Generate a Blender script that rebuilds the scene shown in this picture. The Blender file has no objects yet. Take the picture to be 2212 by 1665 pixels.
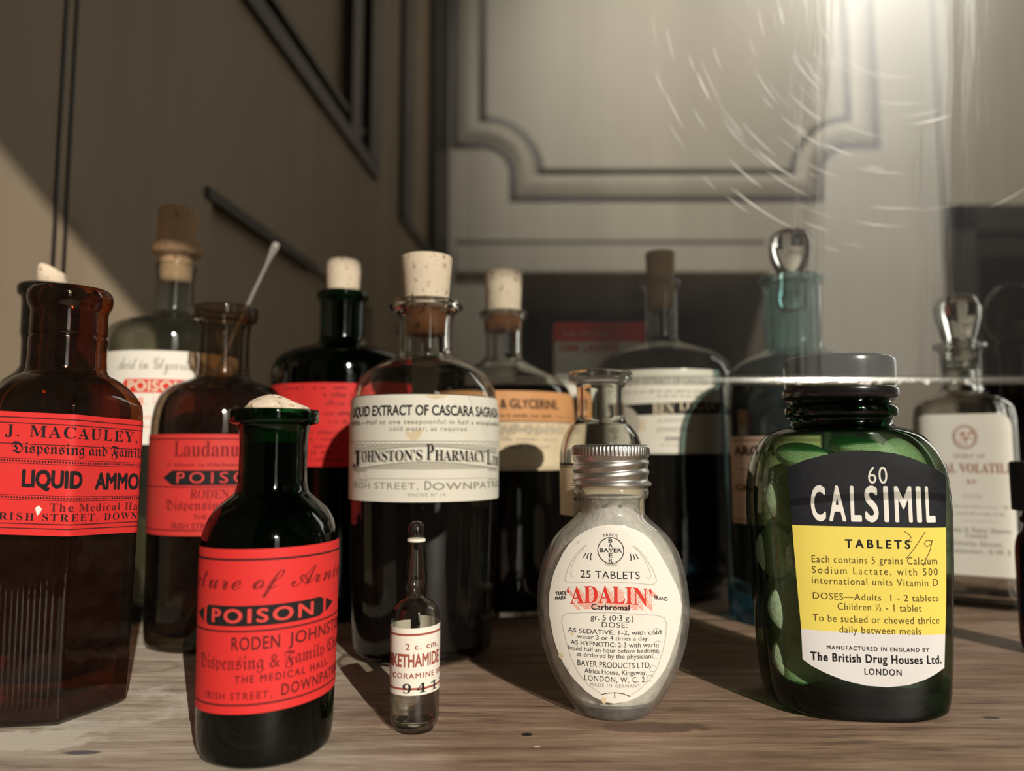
import bpy, bmesh, math, random
from math import sin, cos, pi, radians, sqrt, atan2, asin
from mathutils import Vector
random.seed(7)
SC = bpy.context.scene
COL = SC.collection

# ------------------------------------------------------------------ camera
F, PX0, PY0 = 1600.0, 1106.0, 832.5           # focal length and centre, in pixels of the 2212x1665 frame
TH = radians(5.09)                            # camera tilted up a little
CH = 0.085                                    # lens height above the table top (metres)
cd = bpy.data.cameras.new('camera')
cam = bpy.data.objects.new('camera', cd)
COL.objects.link(cam)
cam.location = (0, 0, CH)
cam.rotation_euler = (pi/2 + TH, 0, 0)
cd.sensor_width = 36.0
cd.lens = 36.0*F/2212.0
cd.clip_start, cd.clip_end = 0.01, 50
cd.dof.use_dof = True
cd.dof.focus_distance = 0.243
cd.dof.aperture_fstop = 7.2
SC.camera = cam

# ------------------------------------------------------------------ world, sun, window light, exposure
SKY = 5.0
w = bpy.data.worlds.new('world'); SC.world = w; w.use_nodes = True
wn = w.node_tree; bg = wn.nodes['Background']
_tc = wn.nodes.new('ShaderNodeTexCoord'); _sx = wn.nodes.new('ShaderNodeSeparateXYZ'); _rp = wn.nodes.new('ShaderNodeValToRGB')
wn.links.new(_tc.outputs['Generated'], _sx.inputs[0]); wn.links.new(_sx.outputs['Z'], _rp.inputs[0])
_e = _rp.color_ramp.elements                    # ground, low garden, pale sky
_e[0].position, _e[0].color = 0.0, (.20, .19, .165, 1)
_e[1].position, _e[1].color = 0.32, (1.0, .97, .88, 1)
_m = _rp.color_ramp.elements.new(.14); _m.color = (.36, .345, .31, 1)
wn.links.new(_rp.outputs[0], bg.inputs[0])
bg.inputs[1].default_value = SKY
AZ, EL = radians(25), radians(24)
sd = bpy.data.lights.new('sun', 'SUN'); sd.energy = 3.9; sd.color = (1.0, 0.915, 0.81); sd.angle = radians(0.12)
sun = bpy.data.objects.new('sun', sd); COL.objects.link(sun)
sun.location = (0.9, -1.6, 1.0)
sun.rotation_euler = Vector((-sin(AZ)*cos(EL), cos(AZ)*cos(EL), -sin(EL))).to_track_quat('-Z', 'Y').to_euler()
WY = -4.0
WX0, WX1, WZ0, WZ1 = 1.72, 2.50, -0.45, 2.362   # the room's window, four metres behind the camera
pd = bpy.data.lights.new('window_portal', 'AREA'); pd.shape = 'RECTANGLE'; pd.size = WX1-WX0; pd.size_y = WZ1-WZ0
pd.cycles.is_portal = True
po = bpy.data.objects.new('window_portal', pd); COL.objects.link(po)
po.location = ((WX0+WX1)/2, WY, (WZ0+WZ1)/2); po.rotation_euler = (pi/2, 0, 0)
ld = bpy.data.lights.new('back_wall_fill', 'SPOT'); ld.energy = 80; ld.color = (1.0, .93, .82); ld.spot_size = radians(66); ld.spot_blend = .9; ld.shadow_soft_size = .08
lo = bpy.data.objects.new('back_wall_fill', ld); COL.objects.link(lo)       # added unseen fill spot that brightens the cupboard wall
lo.location = (.12, .30, 1.60); lo.rotation_euler = (Vector((.58, 1.5, .78)) - Vector(lo.location)).to_track_quat('-Z', 'Y').to_euler()
vs = SC.view_settings
vs.view_transform = 'Standard'; vs.look = 'None'; vs.exposure = 0.06; vs.gamma = 1.0; vs.use_curve_mapping = False
cy = SC.cycles
cy.max_bounces = 24; cy.transmission_bounces = 20; cy.transparent_max_bounces = 40
cy.diffuse_bounces = 3; cy.glossy_bounces = 6; cy.sample_clamp_indirect = 3.0; cy.blur_glossy = 1.0
cy.use_denoising = True

# ------------------------------------------------------------------ pixel <-> place
def ray(px, py):
    u, v = (px-PX0)/F, (PY0-py)/F
    return u, cos(TH) - v*sin(TH), sin(TH) + v*cos(TH)
def at(px, py, Y):
    a, b, c = ray(px, py); t = Y/b
    return t*a, CH + t*c, t
def ground(px, py):
    a, b, c = ray(px, py); t = -CH/c
    return t*a, t*b

# ------------------------------------------------------------------ materials
def newmat(name):
    m = bpy.data.materials.new(name); m.use_nodes = True
    nt = m.node_tree
    for n in list(nt.nodes):
        nt.nodes.remove(n)
    o = nt.nodes.new('ShaderNodeOutputMaterial')
    return m, nt, o
def N(nt, kind, **kw):
    n = nt.nodes.new('ShaderNode'+kind)
    for k, v in kw.items():
        if k.startswith('_'):
            setattr(n, k[1:], v)
        else:
            n.inputs[k.replace('__', ' ')].default_value = v
    return n
def L(nt, a, b):
    nt.links.new(a, b)
def math_(nt, op, a, b=None, c=None):
    n = nt.nodes.new('ShaderNodeMath'); n.operation = op
    for i, x in enumerate((a, b, c)):
        if x is None: continue
        if isinstance(x, (int, float)): n.inputs[i].default_value = x
        else: nt.links.new(x, n.inputs[i])
    return n.outputs[0]
def mixc(nt, f, a, b):
    n = nt.nodes.new('ShaderNodeMix'); n.data_type = 'RGBA'
    for i, x in ((0, f), (6, a), (7, b)):
        if isinstance(x, (int, float)): n.inputs[i].default_value = x
        elif isinstance(x, tuple): n.inputs[i].default_value = (*x[:3], 1)
        else: nt.links.new(x, n.inputs[i])
    return n.outputs[2]
def noise(nt, vec, scale, detail=4, rough=.55, stretch=None):
    if stretch:
        mp = nt.nodes.new('ShaderNodeMapping'); mp.inputs['Scale'].default_value = stretch
        nt.links.new(vec, mp.inputs[0]); vec = mp.outputs[0]
    n = N(nt, 'TexNoise', Scale=scale, Detail=detail, Roughness=rough)
    nt.links.new(vec, n.inputs['Vector'])
    return n.outputs['Fac']
def ramp(nt, fac, stops):
    r = nt.nodes.new('ShaderNodeValToRGB'); e = r.color_ramp.elements
    while len(e) < len(stops): e.new(.5)
    for i, (p, c) in enumerate(stops):
        e[i].position = p; e[i].color = (*c, 1) if isinstance(c, tuple) else (c, c, c, 1)
    nt.links.new(fac, r.inputs[0])
    return r.outputs[0]
def plain(name, c, rough=.5, metal=0.0, spec=.5, var=.0, vscale=60, dark=None, bump=0.0, bscale=300, stretch=None, coat=0):
    m, nt, o = newmat(name)
    p = N(nt, 'BsdfPrincipled', Roughness=rough, Metallic=metal)
    p.inputs['Specular IOR Level'].default_value = spec
    p.inputs['Coat Weight'].default_value = coat
    p.inputs['Base Color'].default_value = (*c, 1)
    tc = nt.nodes.new('ShaderNodeTexCoord').outputs['Object']
    if var:
        f = noise(nt, tc, vscale, 5, .6, stretch)
        f = ramp(nt, f, [(.35, 0.0), (.65, 1.0)])
        d = dark or tuple(x*(1-var) for x in c)
        L(nt, mixc(nt, f, d, c), p.inputs['Base Color'])
    if bump:
        b = N(nt, 'Bump', Strength=bump, Distance=.001)
        L(nt, noise(nt, tc, bscale, 4, .6, stretch), b.inputs['Height'])
        L(nt, b.outputs[0], p.inputs['Normal'])
    L(nt, p.outputs[0], o.inputs[0])
    return m
def ink(name, c, rough=.7):
    return plain(name, c, rough, spec=.2)
def glass_real(name, c, rough=0.0, ior=1.5):
    m, nt, o = newmat(name)
    g = N(nt, 'BsdfGlass', Color=(*c, 1), Roughness=rough, IOR=ior)
    L(nt, g.outputs[0], o.inputs[0])
    return m
def glass_thin(name, tint, edge, rough=.03, f0=.045, dust=0.0, dust_glow_c=(.5, .48, .42), power=2.5):
    """blown glass wall: coloured light passes, more is lost where the wall is seen edge-on, Fresnel reflection on top"""
    m, nt, o = newmat(name)
    lw = N(nt, 'LayerWeight', Blend=.5)
    fac = lw.outputs['Facing']
    F_ = math_(nt, 'MULTIPLY_ADD', math_(nt, 'POWER', fac, 5.0), 1-f0, f0)
    F_ = math_(nt, 'MINIMUM', F_, .75)
    t = N(nt, 'BsdfTransparent')
    L(nt, mixc(nt, math_(nt, 'POWER', fac, power), tint, edge), t.inputs[0])
    g = N(nt, 'BsdfGlossy', Roughness=rough)
    tc = nt.nodes.new('ShaderNodeTexCoord').outputs['Object']
    b = N(nt, 'Bump', Strength=.12, Distance=.001); L(nt, noise(nt, tc, 120, 2, .5), b.inputs['Height']); L(nt, b.outputs[0], g.inputs['Normal'])
    a = t.outputs[0]
    if dust:
        d = N(nt, 'BsdfDiffuse', Color=(*dust_glow_c, 1))
        mx = nt.nodes.new('ShaderNodeMixShader')
        L(nt, math_(nt, 'MULTIPLY', ramp(nt, noise(nt, tc, 180, 5, .65), [(.3, .25), (.75, 1.0)]), dust), mx.inputs[0])
        L(nt, a, mx.inputs[1]); L(nt, d.outputs[0], mx.inputs[2]); a = mx.outputs[0]
    mx = nt.nodes.new('ShaderNodeMixShader')
    L(nt, F_, mx.inputs[0]); L(nt, a, mx.inputs[1]); L(nt, g.outputs[0], mx.inputs[2])
    L(nt, mx.outputs[0], o.inputs[0])
    return m
def paper(name, c, stain=(.62, .45, .25), amt=.35, rough=.6, scale=45):
    m, nt, o = newmat(name)
    p = N(nt, 'BsdfPrincipled', Roughness=rough)
    p.inputs['Specular IOR Level'].default_value = .25
    tc = nt.nodes.new('ShaderNodeTexCoord').outputs['Object']
    f = math_(nt, 'MULTIPLY', ramp(nt, noise(nt, tc, scale, 5, .6), [(.48, 0.0), (.8, 1.0)]), amt)
    c1 = mixc(nt, f, c, stain)
    f2 = math_(nt, 'MULTIPLY', noise(nt, tc, 900, 3, .6), .12)
    L(nt, mixc(nt, f2, c1, tuple(x*.6 for x in c)), p.inputs['Base Color'])
    L(nt, p.outputs[0], o.inputs[0])
    return m

M = {}
M['red_paper'] = paper('red_paper', (.70, .033, .030), (.55, .07, .05), .35)
M['dull_red_paper'] = paper('dull_red_paper', (.60, .040, .034), (.40, .08, .04), .5)
M['cream_paper'] = paper('cream_paper', (.80, .765, .66), (.70, .52, .32), .30)
M['tan_paper'] = paper('tan_paper', (.74, .60, .40), (.50, .32, .16), .5)
M['orange_paper'] = paper('orange_paper', (.66, .32, .13), (.45, .2, .08), .5)
M['pink_paper'] = paper('pink_paper', (.70, .50, .38), (.5, .33, .2), .4)
M['white_paper'] = paper('white_paper', (.80, .77, .68), (.75, .62, .42), .15)
M['yellow_paper'] = paper('yellow_paper', (.80, .66, .12), (.75, .55, .10), .3)
M['grey_white_paper'] = paper('grey_white_paper', (.72, .70, .68), (.62, .58, .52), .2)
M['black_paper'] = plain('black_paper', (.012, .013, .017), .6, spec=.25, var=.3, vscale=400)
M['black_ink'] = ink('black_ink', (.015, .013, .013))
M['brown_ink'] = ink('brown_ink', (.10, .065, .02))
M['red_ink'] = ink('red_ink', (.66, .04, .025))
M['pale_red_ink'] = ink('pale_red_ink', (.78, .36, .28))
M['maroon_ink'] = ink('maroon_ink', (.10, .014, .014))
M['rust_ink'] = ink('rust_ink', (.32, .08, .05))
M['faint_red_ink'] = ink('faint_red_ink', (.20, .014, .014))
M['grey_ink'] = ink('grey_ink', (.30, .27, .22))
M['pale_grey_ink'] = ink('pale_grey_ink', (.52, .48, .40))
M['white_ink'] = ink('white_ink', (.80, .77, .70))
M['cream_ink'] = ink('cream_ink', (.72, .62, .45))
M['red_letter_ink'] = ink('red_letter_ink', (.66, .06, .05))
M['dark_liquid'] = plain('dark_liquid', (.010, .008, .007), .6, spec=0)
M['dark_filling'] = plain('dark_filling', (.020, .010, .006), .6, spec=0)
M['teal_liquid'] = plain('teal_liquid', (.006, .012, .014), .6, spec=0)
M['clear_glass'] = glass_thin('clear_glass', (.94, .94, .92), (.30, .30, .27), .02, .05, power=3)
M['lens_glass'] = glass_real('lens_glass', (.95, .955, .94))
M['green_glass'] = glass_thin('green_glass', (.77, .885, .73), (.015, .04, .02), .05, power=1.45)
M['deep_green_glass'] = glass_thin('deep_green_glass', (.11, .33, .18), (.01, .035, .018), .05)
M['amber_glass'] = glass_thin('amber_glass', (.58, .27, .10), (.08, .025, .012), .06, dust=.025, dust_glow_c=(.32, .24, .16))
M['black_glass'] = glass_thin('black_glass', (.06, .06, .05), (.01, .01, .01), .05)
M['dark_amber_glass'] = glass_thin('dark_amber_glass', (.25, .09, .05), (.02, .01, .008), .05)
M['aqua_glass'] = glass_thin('aqua_glass', (.66, .80, .80), (.16, .27, .28), .03, dust=.06, dust_glow_c=(.66, .74, .70))  # pale diffuse film stands in for hazy reflected light on the neck
M['blue_glow_glass'] = glass_thin('blue_glow_glass', (.30, .62, .80), (.05, .16, .24), .03, dust=.35, dust_glow_c=(.10, .36, .52))  # blue diffuse colour painted in for the sun's glow through the base
M['dull_glass'] = glass_thin('dull_glass', (.80, .82, .78), (.18, .19, .17), .04, dust=.015)
M['dusty_glass'] = glass_thin('dusty_glass', (.95, .95, .93), (.50, .49, .46), .06, .06, dust=.20, dust_glow_c=(.74, .71, .64), power=2)
M['tincture'] = glass_thin('tincture', (.50, .21, .07), (.08, .03, .012), .1, .0, dust=.04, dust_glow_c=(.45, .18, .06))
M['opal_glass'] = plain('opal_glass', (.24, .22, .20), .12, coat=.6)
M['smoky_glass'] = glass_thin('smoky_glass', (.74, .64, .52), (.10, .075, .05), .03, dust=.01, power=1.8)
M['water'] = glass_real('water', (.97, .98, .97), 0, 1.33)
M['cork'] = None
def cork_mat(name, c, d):
    m, nt, o = newmat(name)
    p = N(nt, 'BsdfPrincipled', Roughness=.85); p.inputs['Specular IOR Level'].default_value = .15
    tc = nt.nodes.new('ShaderNodeTexCoord').outputs['Object']
    f = ramp(nt, noise(nt, tc, 420, 3, .5, (1, 1, .7)), [(.60, 0.0), (.70, 1.0)])
    g = ramp(nt, noise(nt, tc, 1500, 3, .5), [(.3, .0), (.7, .35)])
    cc = mixc(nt, g, c, tuple(x*.6 for x in c))
    L(nt, mixc(nt, f, cc, d), p.inputs['Base Color'])
    b = N(nt, 'Bump', Strength=.5, Distance=.0006); b.invert = True
    L(nt, f, b.inputs['Height']); L(nt, b.outputs[0], p.inputs['Normal'])
    L(nt, p.outputs[0], o.inputs[0])
    return m
M['cork'] = cork_mat('cork', (.80, .66, .50), (.33, .19, .10))
M['brown_cork'] = cork_mat('brown_cork', (.52, .34, .20), (.22, .11, .06))
M['wet_cork'] = cork_mat('wet_cork', (.30, .13, .055), (.08, .03, .015))
M['bakelite'] = plain('bakelite', (.014, .013, .013), .22, spec=.6)
M['black_plastic'] = plain('black_plastic', (.02, .02, .022), .45)
M['tablet'] = plain('tablet', (.80, .80, .70), .8, var=.25, vscale=900, bump=.5, bscale=1600)
M['wool'] = plain('wool', (.82, .80, .75), .95, var=.30, vscale=260, bump=.9, bscale=420)
def alu():
    m, nt, o = newmat('aluminium')
    p = N(nt, 'BsdfPrincipled', Roughness=.32, Metallic=1.0)
    tc = nt.nodes.new('ShaderNodeTexCoord').outputs['Object']
    f = ramp(nt, noise(nt, tc, 260, 5, .65), [(.35, 0.0), (.7, 1.0)])
    L(nt, mixc(nt, f, (.50, .47, .44), (.80, .78, .74)), p.inputs['Base Color'])
    L(nt, math_(nt, 'MULTIPLY_ADD', f, -.15, .45), p.inputs['Roughness'])
    L(nt, p.outputs[0], o.inputs[0]); return m
M['aluminium'] = alu()

# ------------------------------------------------------------------ mesh helpers
def link(name, bm, mats, parent=None, smooth=True):
    me = bpy.data.meshes.new(name); bm.to_mesh(me); bm.free()
    for m in (mats if isinstance(mats, (list, tuple)) else [mats]): me.materials.append(m)
    if smooth:
        for p in me.polygons: p.use_smooth = True
    o = bpy.data.objects.new(name, me); COL.objects.link(o)
    if parent: o.parent = parent
    return o
def empty(name, loc, rz=0.0):
    o = bpy.data.objects.new(name, None); COL.objects.link(o)
    o.location = loc; o.rotation_euler = (0, 0, rz); o.empty_display_size = .01
    return o
def tag(o, label=None, cat=None, group=None, kind=None):
    if label: o['label'] = label
    if cat: o['category'] = cat
    if group: o['group'] = group
    if kind: o['kind'] = kind
    return o
def box(bm, x0, x1, y0, y1, z0, z1, mi=0):
    v = [bm.verts.new(p) for p in ((x0,y0,z0),(x1,y0,z0),(x1,y1,z0),(x0,y1,z0),(x0,y0,z1),(x1,y0,z1),(x1,y1,z1),(x0,y1,z1))]
    for f in ((0,3,2,1),(4,5,6,7),(0,1,5,4),(1,2,6,5),(2,3,7,6),(3,0,4,7)):
        bm.faces.new([v[i] for i in f]).material_index = mi
def catmull(pts, sub=5):
    """smooth curve through (r, z) points; a point given twice is a corner"""
    out = []; n = len(pts)
    for i in range(n-1):
        p1, p2 = pts[i], pts[i+1]
        if p1 == p2: continue
        p0 = pts[i-1] if i > 0 else p1
        p3 = pts[i+2] if i+2 < n else p2
        for k in range(sub):
            t = k/sub
            q = []
            for a, b, c, d in zip(p0, p1, p2, p3):
                m1, m2 = (c-a)/2, (d-b)/2
                lim = abs(c-b)*1.2
                m1 = max(-lim, min(lim, m1)); m2 = max(-lim, min(lim, m2))
                q.append((2*t**3-3*t*t+1)*b + (t**3-2*t*t+t)*m1 + (-2*t**3+3*t*t)*c + (t**3-t*t)*m2)
            out.append(tuple(q))
    out.append(pts[-1])
    return out
def sgnpow(x, e): return math.copysign(abs(x)**e, x)
def sh_round(k, ph): return sin(ph), -cos(ph)
def sh_super(nn):
    def f(k, ph):
        n = 2 + k*(nn-2)
        return sgnpow(sin(ph), 2/n), -sgnpow(cos(ph), 2/n)
    return f
def sh_hex(rot, p=60, ribs=None):
    def f(k, ph):
        s = sum(max(0.0, cos(ph-rot-pi/6-i*pi/3))**p for i in range(6))
        r = s**(-1/p)
        r = 1 + min(k, 1.0)*(r-1)
        d = (ph-rot+pi) % (2*pi) - pi
        if k > 1 and -radians(56) < d < -radians(4): r *= 1 + .0075*(k-1)*2*cos(d*84)
        return r*sin(ph), -r*cos(ph)
    return f
def rings_bm(bm, rings, shape, n=72, close0=True, close1=True, mi=0):
    """rings: (z, a, b, k) from one end to the other"""
    prev = None; first = None
    for (z, a, b, k) in rings:
        vs_ = []
        for i in range(n):
            x, y = shape(k, 2*pi*i/n)
            vs_.append(bm.verts.new((a*x, b*y, z)))
        if prev:
            for i in range(n):
                j = (i+1) % n
                bm.faces.new((prev[i], prev[j], vs_[j], vs_[i])).material_index = mi
        else: first = vs_
        prev = vs_
    if close0:
        c = bm.verts.new((0, 0, rings[0][0]))
        for i in range(n): bm.faces.new((c, first[(i+1) % n], first[i])).material_index = mi
    if close1:
        c = bm.verts.new((0, 0, rings[-1][0]))
        for i in range(n): bm.faces.new((c, prev[i], prev[(i+1) % n])).material_index = mi

class Bottle:
    """a vessel standing on the table; its local -Y looks at the camera. Its outline is written as (half width, height) seen from the camera."""
    def __init__(s, name, label, cat, pc, pyref, Yc, shape=sh_round, ratio=1.0, group=None, yaw=0.0):
        s.X, _, _ = at(pc, pyref, Yc); s.Y = Yc
        s.ca = Yc/sqrt(s.X**2 + Yc**2)
        s.rz = atan2(-s.X, Yc) + yaw
        s.root = tag(empty(name, (s.X, Yc, 0), s.rz), label, cat, group)
        s.shape, s.ratio = shape, ratio
    def z(s, py, d=0.0):
        return at(PX0, py, s.Y - d)[1]
    def r(s, hw, py):
        return hw/F*at(PX0, py, s.Y)[2]*s.ca
    def pc(s, py, d=0.0):
        Y = s.Y - d*s.ca; X = s.X - d*s.X/sqrt(s.X**2+s.Y**2)
        return PX0 + F*X/at(PX0, py, Y)[2]
    def prof(s, pts, sub=5, foot=None):
        """pts top to bottom, ending above the table; foot (half width) closes it at z = 0"""
        q = [(s.r(h, y), max(s.z(y), 0.0)) for h, y in pts]
        if foot is not None:
            q = [p for p in q if p[1] > .0004]
            q.append((s.r(foot, pts[-1][1]), 0.0))
        q = catmull(q, sub)
        return [(z, r) for r, z in q][::-1]
    def glass(s, prof, wall, mat, kz=None, n=72, base=.004, name='glass_body', parent=None, b=None):
        """prof: (z, r) bottom to top; makes outer and inner surface"""
        s.P = prof
        kz = kz or (lambda z: 1.0); b = b or (lambda z, r: r*s.ratio)
        outer = [(z, r, b(z, r), kz(z)) for z, r in prof]
        zt = prof[-1][0]
        inner = [(z, max(r-wall, .0004), max(b(z, r)-wall, .0004), kz(z)) for z, r in prof if z > base]
        inner = [(base, max(inner[0][1]-.001, .0003), max(inner[0][2]-.001, .0003), inner[0][3])] + inner
        bm = bmesh.new()
        rings_bm(bm, [(outer[0][0], outer[0][1]*.6, outer[0][2]*.6, outer[0][3])] + outer + inner[::-1], s.shape, n)
        s.inner = inner
        return link(name, bm, mat, parent or s.root)
    def fill(s, z0, z1, gap, mat, name='liquid', parent=None, n=64):
        ins = [q for q in s.inner if z0 < q[0] < z1]
        def interp(z):
            for p, q in zip(s.inner, s.inner[1:]):
                if p[0] <= z <= q[0] and q[0] > p[0]:
                    t = (z-p[0])/(q[0]-p[0]); return tuple(p[i]+t*(q[i]-p[i]) for i in range(4))
            return s.inner[0] if z < s.inner[0][0] else s.inner[-1]
        ins = [interp(z0)] + ins + [interp(z1)]
        rr = []
        for i, (z, a, b, k) in enumerate(ins):
            rr.append((z + (.0003 if i == 0 else 0), max(a-gap, .0002), max(b-gap, .0002), k))
        bm = bmesh.new(); rings_bm(bm, rr, s.shape, n)
        return link(name, bm, mat, parent or s.root)
    def lathe(s, prof, mat, name, parent=None, n=64, x=0.0, y=0.0, shape=None):
        bm = bmesh.new(); rings_bm(bm, [(z, r, r, 0) for z, r in prof], shape or sh_round, n)
        o = link(name, bm, mat, parent or s.root); o.location = (x, y, 0)
        return o
    def A(s, z):
        for (z0, r0), (z1, r1) in zip(s.P, s.P[1:]):
            if z0 <= z <= z1 and z1 > z0: return r0 + (r1-r0)*(z-z0)/(z1-z0)
        return s.P[-1][1] if z > s.P[-1][0] else s.P[0][1]

# ------------------------------------------------------------------ lettering
def mathmap(s, U, Lw, D=None, fix={}):
    r = ''
    for ch in s:
        if ch in fix: r += fix[ch]
        elif 'A' <= ch <= 'Z': r += chr(U+ord(ch)-65)
        elif 'a' <= ch <= 'z': r += chr(Lw+ord(ch)-97)
        elif D and '0' <= ch <= '9': r += chr(D+ord(ch)-48)
        else: r += ch
    return r
STY = {'g': (lambda s: s, 0), 'b': (lambda s: s, .014), 'h': (lambda s: s, .03), 'x': (lambda s: s, .05),
       's': (lambda s: mathmap(s, 0x1D400, 0x1D41A, 0x1D7CE), 0),
       'i': (lambda s: mathmap(s, 0x1D434, 0x1D44E, None, {'h': '\u210e'}), 0),
       'f': (lambda s: mathmap(s, 0x1D56C, 0x1D586), 0),
       'c': (lambda s: mathmap(s, 0x1D4D0, 0x1D4EA), 0)}
_tc = bpy.data.curves.new('lettering', 'FONT'); _tc.size = 1.0; _tc.resolution_u = 4
_to = bpy.data.objects.new('lettering', _tc); COL.objects.link(_to)
_mc = {}
def tmesh(s, sty, spacing=1.0):
    f, off = STY[sty]
    _tc.body = f(s); _tc.space_character = spacing
    dg = bpy.context.evaluated_depsgraph_get(); dg.update()
    ev = _to.evaluated_get(dg); me = ev.to_mesh()
    v = [(q.co.x, q.co.y, 0.0) for q in me.vertices]; fc = [tuple(p.vertices) for p in me.polygons]
    ev.to_mesh_clear()
    if off:                                   # heavier strokes: the letter laid over itself, shifted, each layer a hair higher
        v0, f0 = v, fc; v, fc = [], []
        for k in range(9):
            dx, dy = (cos(k*pi/4)*off, sin(k*pi/4)*off*.8) if k < 8 else (0, 0)
            b = len(v); v += [(q[0]+dx, q[1]+dy, k*8e-6) for q in v0]; fc += [tuple(b+i for i in f_) for f_ in f0]
    return v, fc
def textent(s, sty, spacing=1.0):
    key = (s, sty, spacing)
    if key not in _mc:
        v, _ = tmesh(s, sty, spacing)
        xs = [q[0] for q in v] or [0]; ys = [q[1] for q in v] or [0]
        _mc[key] = (min(xs), max(xs), min(ys), max(ys))
    return _mc[key]

class Label:
    """paper stuck on a bottle with its print; everything is laid out on the paper (u, v) and bent round the glass"""
    def __init__(s, bot, mats, pyref, tilt=0.0, proj=False, d=None, name='paper_label', off=.00015, cut=.0014, pc=None):
        s.b, s.mats, s.proj, s.name, s.off0, s.cut = bot, mats, proj, name, off, cut
        s.V3, s.Fc = [], []
        s.zref = bot.z(pyref); s.a0 = bot.A(s.zref)
        s.d = d if d is not None else s.a0*bot.ratio*bot.ca
        s.zref = bot.z(pyref, s.d); s.a0 = bot.A(s.zref)
        s.pyref = pyref; s.tilt = tilt if callable(tilt) else (lambda v: tilt)
        s.pcx = pc
        s.tab = []
        if not proj:
            k = bot.kk if hasattr(bot, 'kk') else 1.0
            pts = []
            n = 720
            for i in range(-n//2, n//2+1):
                ph = 2*pi*i/n; x, y = bot.shape(k, ph); pts.append((x*s.a0, y*s.a0*bot.ratio))
            S = [0.0]
            for p, q in zip(pts, pts[1:]): S.append(S[-1] + math.hypot(q[0]-p[0], q[1]-p[1]))
            mid = S[n//2]
            s.tab = [(S[i]-mid, pts[i][0], pts[i][1]) for i in range(n+1)]
            s.front = [t for i, t in enumerate(s.tab) if n//4 - 8 <= i <= 3*n//4 + 8]
    def invert(s):
        rz = s.b.rz; c, sn = cos(rz), sin(rz)
        n = 400
        us = [s.b.A(s.zref)*(-1+2*i/n)*.9995 for i in range(n+1)] if s.proj else [s.front[0][0] + (s.front[-1][0]-s.front[0][0])*i/n for i in range(n+1)]
        tl = s.tilt; s.tilt = lambda v: 0.0
        q = []
        for u in us:
            x, y, z = s.S(u, s.zref, 0.0)
            X, Y = s.b.X + c*x - sn*y, s.b.Y + sn*x + c*y
            zc = Y*cos(TH) + (z-CH)*sin(TH)
            q.append((PX0 + F*X/zc, u, Y))
        s.tilt = tl
        i = min(range(n+1), key=lambda k: abs(q[k][1])); lo = hi = i
        while lo > 0 and q[lo-1][0] < q[lo][0]: lo -= 1
        while hi < n and q[hi+1][0] > q[hi][0]: hi += 1
        s.inv = q[lo:hi+1]
        s.Yf = min(t[2] for t in s.inv[len(s.inv)//5:-max(1, len(s.inv)//5)])
    def U(s, px, py=None):
        if not hasattr(s, 'inv'): s.invert()
        t = s.inv
        if px <= t[0][0]: return t[0][1] + (px-t[0][0])*s.mpp()*1.6
        if px >= t[-1][0]: return t[-1][1] + (px-t[-1][0])*s.mpp()*1.6
        lo, hi = 0, len(t)-1
        while hi-lo > 1:
            m = (lo+hi)//2
            if t[m][0] <= px: lo = m
            else: hi = m
        p, q = t[lo], t[hi]
        return p[1] + (q[1]-p[1])*(px-p[0])/max(q[0]-p[0], 1e-9)
    def V(s, py):
        if not hasattr(s, 'inv'): s.invert()
        return at(PX0, py, s.Yf)[1]
    def S(s, u, v, off):
        v = v + s.tilt(v)*u
        if s.proj: return s.proj(u, v, off)
        n = len(s.tab)-1; L0 = s.tab[0][0]; LT = s.tab[-1][0]-L0
        u_ = (u-L0) % LT + L0
        lo, hi = 0, n
        while hi-lo > 1:
            m = (lo+hi)//2
            if s.tab[m][0] <= u_: lo = m
            else: hi = m
        p, q = s.tab[lo], s.tab[hi]
        t = (u_-p[0])/max(q[0]-p[0], 1e-9)
        x, y = p[1]+t*(q[1]-p[1]), p[2]+t*(q[2]-p[2])
        dx, dy = q[1]-p[1], q[2]-p[2]; l = math.hypot(dx, dy) or 1
        k = s.b.A(v)/s.a0
        return x*k + dy/l*off, y*k - dx/l*off, v
    def add(s, verts, faces, mi, off, cutv=False):
        bm = bmesh.new()
        vv = [bm.verts.new((p[0], p[1], p[2] if len(p) > 2 else 0)) for p in verts]
        for f in faces:
            try: bm.faces.new([vv[i] for i in f])
            except ValueError: pass
        if not bm.verts: bm.free(); return
        for ax in ((0, 1) if cutv else (0,)):
            xs = [v.co[ax] for v in bm.verts]; c = math.ceil(min(xs)/s.cut)*s.cut
            while c < max(xs):
                co = Vector((c, 0, 0)) if ax == 0 else Vector((0, c, 0)); no = Vector((1, 0, 0)) if ax == 0 else Vector((0, 1, 0))
                bmesh.ops.bisect_plane(bm, geom=bm.verts[:]+bm.edges[:]+bm.faces[:], dist=1e-9, plane_co=co, plane_no=no)
                c += s.cut
        bm.verts.index_update()
        base = len(s.V3)
        for v in bm.verts: s.V3.append(s.S(v.co.x, v.co.y, s.off0+off+v.co.z))
        for f in bm.faces:
            ids = [base+v.index for v in f.verts]
            nz = f.normal.z if f.normal.length else f.calc_area() and 1
            f.normal_update()
            s.Fc.append((ids if f.normal.z >= 0 else ids[::-1], mi))
        bm.free()
    def patch(s, px0, px1, py0, py1, mi=0, nv=6, full=None, off=0.0):
        u0, u1 = (s.U(px0), s.U(px1)) if full is None else full
        v0, v1 = s.V(py1), s.V(py0)
        s.add([(u0, v0 + (v1-v0)*j/nv) for j in range(nv+1)] + [(u1, v0 + (v1-v0)*j/nv) for j in range(nv+1)],
              [(j, nv+1+j, nv+2+j, j+1) for j in range(nv)], mi, off)
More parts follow.
